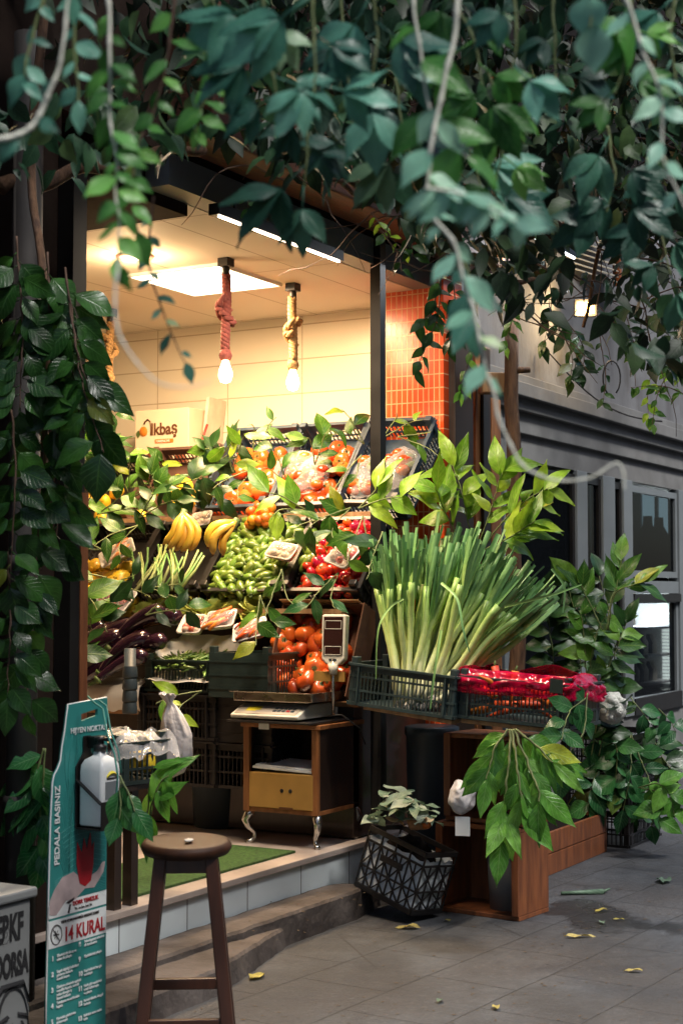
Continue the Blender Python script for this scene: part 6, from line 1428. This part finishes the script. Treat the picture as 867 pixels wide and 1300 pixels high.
sprig('leafy_plant', 'long leaved green spray hanging in front of the two open wooden boxes', 'plant', [[(648, 930, 6.75), (645, 970, 6.70), (640, 1040, 6.66), (636, 1075, 6.66)], [(652, 930, 6.75), (672, 965, 6.70), (690, 1010, 6.62), (692, 1030, 6.60)], [(646, 930, 6.75), (622, 960, 6.75), (616, 1010, 6.7)], [(655, 930, 6.75), (690, 955, 6.7), (715, 975, 6.65)], [(650, 930, 6.75), (660, 990, 6.65), (668, 1050, 6.62)]], 30, .215, 'lime2', 105, W=.36, spread=38, face=.9, droop=.12, t0=.15) if 'lime2' in K else None
K['lime2'] = leafmat('bright_leaf', (.06, .20, .025), (.11, .31, .04), (.19, .42, .06), (.28, .46, .16), .3, .5, .3)
sprig('leaf_spray', 'long leaved green spray hanging in front of the two open wooden boxes', 'leaves', [[(648, 926, 6.78), (645, 970, 6.70), (640, 1030, 6.66), (636, 1065, 6.66)], [(652, 926, 6.78), (668, 965, 6.70), (682, 1000, 6.62), (684, 1018, 6.60)], [(646, 926, 6.78), (628, 950, 6.75), (618, 990, 6.7)], [(655, 926, 6.78), (684, 950, 6.7), (702, 968, 6.65)], [(650, 926, 6.78), (658, 985, 6.65), (664, 1035, 6.62)]], 44, .20, 'lime2', 105, W=.38, spread=34, face=.9, droop=.10, t0=.12, stem_r=.006)
PG = 'glossy trailing vines at the right of the wooden boxes'
for i, (pp, n, L, lb, m) in enumerate((
    ([[(745, 880, 7.2), (740, 930, 7.1), (720, 960, 7.0), (712, 990, 7.0)], [(745, 885, 7.2), (722, 905, 7.1), (712, 940, 7.0)]], 14, .135, 'glossy vine hanging over the right corner of the red wrapped crate', 'pothos_cool'),
    ([[(752, 935, 9.5), (765, 960, 9.5), (750, 1000, 9.4), (745, 1040, 9.4)], [(772, 945, 9.5), (782, 950, 9.4), (780, 1010, 9.4)]], 22, 0.169, 'glossy vine trailing below the cauliflower', 'pothos_cool'),
    ([[(800, 930, 9.6), (815, 970, 9.5), (830, 1010, 9.4), (826, 1050, 9.4)], [(800, 930, 9.6), (800, 980, 9.4), (790, 1030, 9.4)]], 22, 0.163, 'glossy vine trailing right of the cauliflower vine', 'pothos_cool'),
    ([[(780, 940, 9.8), (760, 990, 9.7), (740, 1030, 9.7)], [(780, 940, 9.8), (800, 1000, 9.7), (810, 1040, 9.7)], [(820, 920, 9.9), (840, 960, 9.8), (860, 990, 9.7)]], 40, 0.169, 'shaded mass of vine leaves behind the trailing vines', 'deep'),
    ([[(810, 1000, 9.3), (835, 995, 9.2), (850, 1010, 9.2), (856, 1040, 9.2)], [(812, 1000, 9.3), (840, 1010, 9.2), (835, 1045, 9.2)]], 12, 0.156, 'bright green vine tip at the far right edge above the pavement', 'lime2'),
    ([[(800, 885, 9.8), (815, 905, 9.7), (830, 925, 9.7)], [(835, 900, 9.6), (850, 915, 9.6), (858, 930, 9.6)]], 10, 0.143, 'small vine with a folded leaf right of the cauliflower', 'pothos_cool'),
    )):
    sprig('trailing_vine', lb, 'vine', pp, n, L, m, 200 + i, PG, W=.68, spread=85, face=.75, droop=.3)
# -- beside sign and stool
sprig('leaf_spray', 'bright long leaved spray standing behind the stool seat', 'leaves', [[(186, 1050, 5.75), (190, 1000, 5.75), (196, 972, 5.72)], [(188, 1050, 5.75), (200, 1000, 5.7), (215, 985, 5.68)]], 11, .17, 'lime2', 301, W=.34, spread=80, face=.8, up=-20, droop=.15)
sprig('leaf_spray', 'large cool green leaves hanging right of the teal sign', 'leaves', [[(152, 985, 5.12), (164, 1010, 5.1), (172, 1030, 5.08)], [(152, 985, 5.14), (152, 1030, 5.1), (146, 1062, 5.1)]], 7, .125, 'pothos_cool', 302, W=.58, spread=28, up=-82, face=.85, droop=.15)
sprig('leaf_spray', 'large striped leaves left of the teal sign in front of the drain pipe', 'leaves', [[(56, 950, 5.5), (42, 1000, 5.5), (34, 1030, 5.5)], [(58, 950, 5.5), (52, 1040, 5.5), (50, 1090, 5.5)]], 18, .16, 'pothos_cool', 303, W=.62, spread=60, face=.7, droop=.25)
# -- climbing plants on the left post
CG = 'climbing vines on the dark left wall'
for i, (pp, n, L, m, lb) in enumerate((
    ([[(84, 340, 5.0), (92, 400, 4.95), (106, 490, 4.9), (132, 575, 4.85)], [(84, 360, 5.0), (98, 440, 4.9), (116, 500, 4.9)], [(80, 380, 5.0), (92, 470, 4.95), (106, 550, 4.9)]], 40, .145, 'climb', 'climbing vine with big leaves hanging into the lit opening by the left rope lamp'),
    ([[(20, 300, 4.9), (30, 420, 4.9), (25, 520, 4.9)], [(60, 320, 5.0), (66, 430, 4.95), (70, 540, 4.95)]], 48, .14, 'climb', 'climbing vine on the upper part of the dark left wall'),
    ([[(15, 520, 4.9), (20, 620, 4.9), (12, 740, 4.9)], [(60, 540, 5.0), (50, 640, 4.95), (44, 760, 4.95)], [(78, 560, 5.0), (74, 640, 5.0), (70, 720, 5.0)]], 50, .13, 'climb', 'climbing vine halfway up the dark left wall'),
    ([[(40, 740, 5.0), (30, 800, 5.0), (36, 900, 5.0)], [(10, 700, 4.95), (14, 800, 4.9), (10, 880, 4.9)]], 26, .12, 'climb', 'thin climbing vine on the lower part of the left wall'),
    )):
    if 'climb' not in K: K['climb'] = leafmat('climber_leaf', (.006, .028, .006), (.014, .055, .010), (.03, .10, .016), (.07, .17, .04), .32, .4, .2)
    sprig('climbing_vine', lb, 'vine', pp, n, L, m, 400 + i, CG, W=.62, spread=70, face=.8, droop=.3, up=-90, stem_m='stem_brown', petiole=.02)
# -- vines hanging in the middle distance
MG = 'thin vines hanging from the leafy canopy'
for i, (pp, n, L, m, lb) in enumerate((
    ([[(560, 340, 6.4), (556, 400, 6.4), (540, 440, 6.4), (528, 470, 6.4)], [(575, 345, 6.4), (578, 400, 6.4), (570, 440, 6.4)], [(560, 350, 6.4), (548, 395, 6.4), (530, 410, 6.4)]], 30, .085, 'deep', 'dark vine tip hanging in front of the red mosaic'),
    ([[(470, 270, 6.0), (484, 285, 6.0), (495, 300, 6.0), (520, 325, 6.0)]], 9, .055, 'lime', 'tiny yellow green shoot beside the top of the steel post'),
    ([[(590, 380, 6.2), (600, 430, 6.2), (588, 480, 6.2), (584, 500, 6.2)]], 12, .06, 'lime2', 'small bright vine hanging over the timber posts'),
    ([[(480, 290, 5.8), (505, 320, 5.8), (510, 345, 5.8)], [(520, 300, 5.8), (525, 325, 5.8)]], 8, .08, 'deep', 'dark narrow leaves under the worn sign letters'),
    ([[(867, 480, 8.6), (845, 470, 8.6), (800, 440, 8.6)], [(850, 430, 8.6), (825, 480, 8.6), (822, 535, 8.6)]], 20, .085, 'lime', 'yellow green vine lit by the floodlight at the right'),  # lime leaf colour stands in for the floodlight's yellow light
    ([[(867, 500, 8.4), (840, 490, 8.4), (800, 492, 8.4)], [(860, 450, 8.4), (835, 500, 8.4), (828, 540, 8.4)]], 16, .08, 'pothos', 'green vine hanging over the grey wall at the right edge'),
    ([[(700, 400, 8.8), (725, 450, 8.8), (722, 485, 8.8)], [(720, 410, 8.8), (740, 440, 8.8), (738, 475, 8.8)]], 22, .12, 'deep', 'dark leaves hanging below the floodlight on the grey wall'),
    ([[(690, 330, 8.2), (700, 380, 8.2), (690, 440, 8.2)]], 12, .11, 'deep', 'dark vine hanging left of the floodlight'),
    ([[(760, 420, 8.8), (768, 480, 8.8), (764, 515, 8.8)]], 8, .07, 'deep', 'thin dark vine over the cable loop'),
    ([[(790, 380, 8.2), (800, 420, 8.2), (810, 450, 8.2)], [(840, 380, 8.2), (850, 440, 8.2), (846, 470, 8.2)]], 26, .11, 'deep', 'dense dark vine right of the floodlight'),
    ([[(310, 240, 6.2), (314, 255, 6.2), (315, 268, 6.2)]], 3, .06, 'deep', 'single dark leaf hanging at the end of the black beam'),
    ([[(640, 360, 7.0), (650, 400, 7.0), (640, 440, 7.0)]], 10, .08, 'pothos', 'small vine over the top of the bark log'),
    )):
    sprig('hanging_vine', lb, 'vine', pp, n, L, m, 500 + i, MG, W=.5, spread=70, face=.7, up=-80, stem_m='stem_brown', stem_r=.003)

# -- leaf canopy over the street: uncountable
K['branch'] = K['stem_brown']
BND = [(-200, 240), (0, 235), (60, 238), (88, 232), (150, 215), (220, 200), (262, 175), (300, 190), (335, 215), (380, 225), (430, 235), (470, 255), (520, 300), (560, 335), (600, 350), (640, 390), (690, 425), (720, 430), (760, 435), (800, 455), (840, 480), (867, 480), (1100, 490)]
def bnd(px):
    for (a, ya), (b, yb) in zip(BND, BND[1:]):
        if a <= px <= b: return ya + (yb - ya) * (px - a) / (b - a)
    return 240
def canopy(name, n, Yr, L, m, label, seed, ymin=-260, sparse=None, xr=(-200, 1080)):
    random.seed(seed); q = MB(); k = 0; tries = 0
    while k < n and tries < n * 12:
        tries += 1; px = U(*xr); py = U(ymin, 480); Y = U(*Yr); b = bnd(px) + 34 * noise.noise(Vector((px * .02, seed, 1))) - 14
        if py > b: continue
        if (px - 743) ** 2 + (py - 391) ** 2 < 34 ** 2 or (718 < px < 784 and 300 < py < 345): continue
        if py > 350 and px > 640 and R() < .35: continue
        p = at(px, py, Y)
        if p.y > 3.4 and p.z < 3.9: 
            if p.x < 8.5 or p.y > 3.85: continue
        if noise.noise(Vector((p.x * 1.7, p.y * 1.7, p.z * 1.7 + seed))) < (-.08 if sparse is None else sparse): continue
        q.rn = min(.94, max(0, .45 + .9 * noise.noise(Vector((p.x * 1.1, p.y * 1.1, p.z * 1.3))) + U(-.3, .3))); a = U(-2.8, -.3); d = RT * math.cos(a) + UP * math.sin(a) + FW * U(-.7, .7)
        Lf = L * U(.6, 1.25); q.leaf(p, d, Vector((U(-.8, .4), U(-.8, .6), U(0, 1.2))), Lf, Lf * U(.42, .62), U(0, .5), U(.1, .35), 4, .42, .0, low=True); k += 1
    return tag(q.build(name, K[m]), label, 'canopy', kind='stuff')
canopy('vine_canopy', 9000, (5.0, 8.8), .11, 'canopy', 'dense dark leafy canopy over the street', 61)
canopy('vine_canopy', 2600, (3.4, 5.2), .09, 'canopy2', 'nearer leafy layer of the canopy over the street', 63, sparse=.12) if 'canopy2' in K else None
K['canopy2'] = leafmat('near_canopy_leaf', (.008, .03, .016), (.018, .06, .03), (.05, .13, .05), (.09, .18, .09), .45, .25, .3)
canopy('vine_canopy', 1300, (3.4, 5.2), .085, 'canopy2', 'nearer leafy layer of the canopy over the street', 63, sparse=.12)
# unseen overhead part of the canopy, added to cut sky light and shade the pavement
random.seed(64); q = MB()
for k in range(5200):
    p = Vector((U(-1.5, 11), U(-.8, 3.8), U(4.3, 5.6)))
    if noise.noise(p * .8) < .0: continue
    q.rn = R(); a = U(0, 6.28); Lf = U(.12, .22); q.leaf(p, (math.cos(a), math.sin(a), U(-.6, .1)), (U(-.5, .5), U(-.5, .5), 1), Lf, Lf * .6, .2, .2, 3, low=True)
tag(q.build('overhead_shade_leaves', K['canopy']), 'unseen leaf layer added overhead to shade the pavement', 'canopy', kind='stuff')
# woody stems inside the canopy
random.seed(65)
for k, (pp, r_) in enumerate((([(600, 290, 7.5), (700, 300, 7.8), (800, 270, 8.0), (900, 230, 8)], .03), ([(780, 250, 7.5), (745, 300, 7.8), (640, 250, 7.6), (560, 180, 7.4)], .035), ([(420, 215, 6.2), (500, 255, 6.6), (600, 330, 7.0), (680, 360, 7.4)], .018), ([(380, 200, 6.0), (440, 240, 6.3), (520, 260, 6.8), (590, 300, 7.2)], .012), ([(860, 120, 7), (800, 200, 7.4), (765, 300, 7.8), (740, 420, 8)], .015), ([(0, 240, 5.5), (120, 215, 5.7), (260, 185, 6.0)], .03), ([(60, 0, 5.4), (40, 200, 5.3), (60, 420, 5.1), (50, 700, 5.1)], .018))):
    q = MB(); s_ = spath(pp, 10); s_ = [p + Vector((0, 0, .02 * math.sin(i * .9))) for i, p in enumerate(s_)]; q.tube(s_, [r_ * (1 - .4 * i / len(s_)) for i in range(len(s_))], 7)
    tag(q.build('woody_vine', K['bark']), ['thick woody vine running right over the grey wall', 'woody vine rising left over the louvre panel', 'woody vine along the worn sign board', 'thin woody vine across the sign letters', 'woody vine coming down at the right by the floodlight', 'woody vine over the black beam at the left', 'woody vine down the dark left wall'][k], 'vine', 'woody vine stems in the canopy')

# -- creeper close to the camera, out of focus
FG = 'creeper sprays hanging close in front'
for i, (pp, n, L, palm, kw, lb) in enumerate((
    ([[(-20, 178, 1.8), (10, 176, 1.8), (42, 160, 1.8), (62, 120, 1.8), (78, 70, 1.8), (92, -30, 1.8)]], 4, .05, 0, dict(stem_m='stem_pale', stem_r=.0038), 'pale thick tendril curving at the upper left corner'),
    ([[(60, -30, 2.2), (40, 50, 2.2), (30, 110, 2.2)], [(100, -30, 2.2), (95, 60, 2.2), (100, 130, 2.2)]], 16, .05, 0, dict(m='creeper'), 'small leaved creeper at the upper left corner'),
    ([[(135, -30, 2.0), (141, 60, 2.0), (139, 130, 2.0), (146, 200, 2.0), (150, 262, 2.0), (150, 340, 2.0)]], 22, .047, 0, dict(stem_m='stem_pale', m='creeper_lt'), 'light green creeper strand falling over the left of the ceiling'),
    ([[(150, 330, 1.6), (146, 390, 1.6), (160, 440, 1.6), (195, 482, 1.6), (235, 492, 1.6), (268, 484, 1.6)]], 0, .03, 0, dict(stem_m='stem_pale', stem_r=.0018), 'bare pale tendril looping in front of the cream wall'),
    ([[(224, -30, 2.3), (215, 60, 2.3), (200, 130, 2.3), (178, 180, 2.3), (165, 240, 2.3), (178, 300, 2.3)]], 16, .052, 0, dict(stem_m='stem_brown', m='creeper'), 'creeper strand crossing the black beam at the left'),
    ([[(196, 250, 2.4), (190, 330, 2.4), (208, 400, 2.4), (238, 464, 2.4)]], 11, .036, 0, dict(stem_m='stem_brown', m='creeper', stem_r=.002), 'thin reddish strand with tiny leaves in front of the square ceiling light'),
    ([[(265, -30, 2.5), (275, 50, 2.5), (262, 120, 2.5), (250, 170, 2.5)]], 14, .055, 0, dict(m='creeper'), 'creeper strand above the end of the black beam'),
    ([[(330, -30, 2.3), (340, 60, 2.3), (352, 130, 2.3)]], 5, .105, 3, dict(m='creeper'), 'large leaved creeper over the sign board at the left'),
    ([[(395, -30, 2.2), (400, 60, 2.2), (400, 120, 2.2)]], 4, .11, 3, dict(m='creeper'), 'large leaved creeper hanging above the tube light'),
    ([[(380, 120, 2.6), (390, 180, 2.6), (385, 240, 2.6)]], 4, .115, 3, dict(m='creeper_dk'), 'dark large leaved creeper hanging lowest over the tube light'),
    ([[(470, -30, 2.4), (478, 40, 2.4), (470, 110, 2.4)]], 5, .10, 3, dict(m='creeper'), 'large leaved creeper over the steel post'),
    ([[(520, -30, 2.0), (533, 60, 2.0), (545, 140, 2.0), (575, 180, 2.0), (604, 208, 2.0)]], 6, .085, 0, dict(stem_m='stem_pale', m='creeper', stem_r=.0024), 'pale branching stem above the middle of the sign board'),
    ([[(588, -30, 1.9), (566, 90, 1.9), (550, 170, 1.9), (543, 255, 1.9), (575, 310, 1.9), (600, 390, 1.9), (622, 490, 1.9), (650, 570, 1.9), (690, 606, 1.9), (745, 608, 1.9), (783, 588, 1.9), (791, 622, 1.9)]], 14, .055, 0, dict(stem_m='stem_pale', m='creeper_lt', stem_r=.0030, t0=.12, t1=.56), 'long pale stem curving down in front of the timber posts'),
    ([[(540, 238, 1.7), (580, 245, 1.7), (620, 262, 1.7), (660, 285, 1.7)]], 13, .043, 0, dict(m='creeper_lt', stem_m='stem_pale', stem_r=.002), 'pale small leaved twig in front of the white tube light'),
    ([[(590, 330, 2.4), (600, 370, 2.4), (596, 410, 2.4)]], 6, .07, 0, dict(m='creeper'), 'teal leaves hanging over the red mosaic edge'),
    ([[(560, -30, 2.5), (600, 50, 2.5), (610, 110, 2.5)]], 5, .10, 3, dict(m='creeper'), 'large leaved creeper left of the big rounded leaf'),
    ([[(650, -30, 2.3), (655, 40, 2.3), (650, 90, 2.3)]], 4, .11, 3, dict(m='creeper'), 'large leaved creeper at the top right of the middle'),
    ([[(700, -30, 2.6), (704, 60, 2.6), (704, 140, 2.6)]], 4, .11, 3, dict(m='creeper_dk'), 'darker large leaved creeper over the louvre panel'),
    ([[(745, -30, 2.0), (750, 10, 2.0), (750, 35, 2.0)]], 2, .105, 0, dict(m='creeper_lt', W=.8, spread=10, up=-90), 'big pale rounded creeper leaf at the top right'),
    ([[(800, -30, 2.4), (800, 50, 2.4), (780, 120, 2.4)]], 5, .09, 3, dict(m='creeper_dk'), 'large leaved creeper near the top right corner'),
    ([[(785, -30, 1.9), (815, 60, 1.9), (838, 120, 1.9), (842, 200, 1.9), (885, 300, 1.9)]], 10, .05, 0, dict(stem_m='stem_pale', m='creeper_lt', stem_r=.0026), 'pale stem with small leaves falling at the right edge'),
    ([[(860, -30, 2.5), (850, 60, 2.5), (865, 130, 2.5)]], 5, .09, 3, dict(m='creeper'), 'large leaved creeper in the top right corner'),
    ([[(620, 90, 2.7), (640, 160, 2.7), (630, 230, 2.7)]], 5, .10, 3, dict(m='creeper_dk'), 'dark large leaved creeper right of the long pale stem'),
    ([[(770, 160, 3.0), (780, 220, 3.0), (770, 270, 3.0)]], 5, .10, 3, dict(m='creeper_dk'), 'dark creeper hanging above the floodlight'),
    ([[(820, 200, 3.2), (835, 280, 3.2), (850, 350, 3.2)]], 6, .09, 3, dict(m='creeper_dk'), 'dark creeper hanging at the right edge beside the floodlight'),
    ([[(430, -30, 2.8), (440, 80, 2.8), (450, 180, 2.8)]], 5, .10, 3, dict(m='creeper_dk'), 'dark creeper behind the leaves above the steel post'),
    ([[(500, 100, 2.8), (510, 150, 2.8), (520, 200, 2.8)]], 5, .10, 3, dict(m='creeper_dk'), 'dark creeper left of the branching pale stem'),
    ([[(590, 170, 2.9), (600, 200, 2.9), (610, 240, 2.9)]], 4, .10, 3, dict(m='creeper'), 'creeper leaves behind the long pale stem'),
    )):
    if 'creeper_lt' not in K:
        K['creeper_lt'] = leafmat('pale_creeper_leaf', (.16, .38, .26), (.25, .5, .38), (.35, .62, .42), (.3, .5, .4), .4, .25, .35, .3)
        K['creeper_dk'] = leafmat('dark_creeper_leaf', (.008, .035, .024), (.02, .075, .05), (.06, .17, .11), (.1, .24, .16), .4, .3, .2, .3)
    if 'creeper_gr' not in K:
        K['creeper_gr'] = leafmat('fresh_creeper_leaf', (.03, .13, .025), (.08, .28, .05), (.2, .48, .10), (.3, .55, .18), .36, .3, .35, .3)
    kw = dict(kw); m = kw.pop('m', 'creeper'); m = 'creeper_gr' if i in (2, 4, 6, 11, 15, 19, 22) else m
    if i in (16, 25, 26, 17): n = max(2, n - 2)
    W = kw.pop('W', .5 if not palm else .48)
    sprig('creeper_spray', lb, 'creeper', pp, n, L, m, 600 + i, FG, W=W, palm=palm, lv=(.55, 1.2), spread=kw.pop('spread', 70), face=.8, droop=.2, up=kw.pop('up', -80), stem_r=kw.pop('stem_r', .0028), **kw)

# dry twigs and tendrils tangled through the canopy above the shop
random.seed(91); q = MB()
for k in range(110):
    px, py, Y = U(300, 867), U(120, 400), U(6.0, 8.6)
    if py > bnd(px) + 10 or at(px, py, Y).y > 3.5: continue
    a = U(-.9, .9) + (3.14 if R() < .5 else 0); P = [at(px, py, Y)]; d = RT * math.cos(a) + UP * math.sin(a) + FW * U(-.4, .4)
    for i in range(9): d = (d + Vector((U(-.35, .35), U(-.35, .35), U(-.4, .25)))).normalized(); P.append(P[-1] + d * .07)
    q.tube(P, [U(.0025, .006) * (1 - .08 * i) for i in range(10)], 5)
tag(q.build('dry_twigs', K['stem_brown']), 'dry brown twigs tangled through the leafy canopy', 'twigs', kind='stuff')
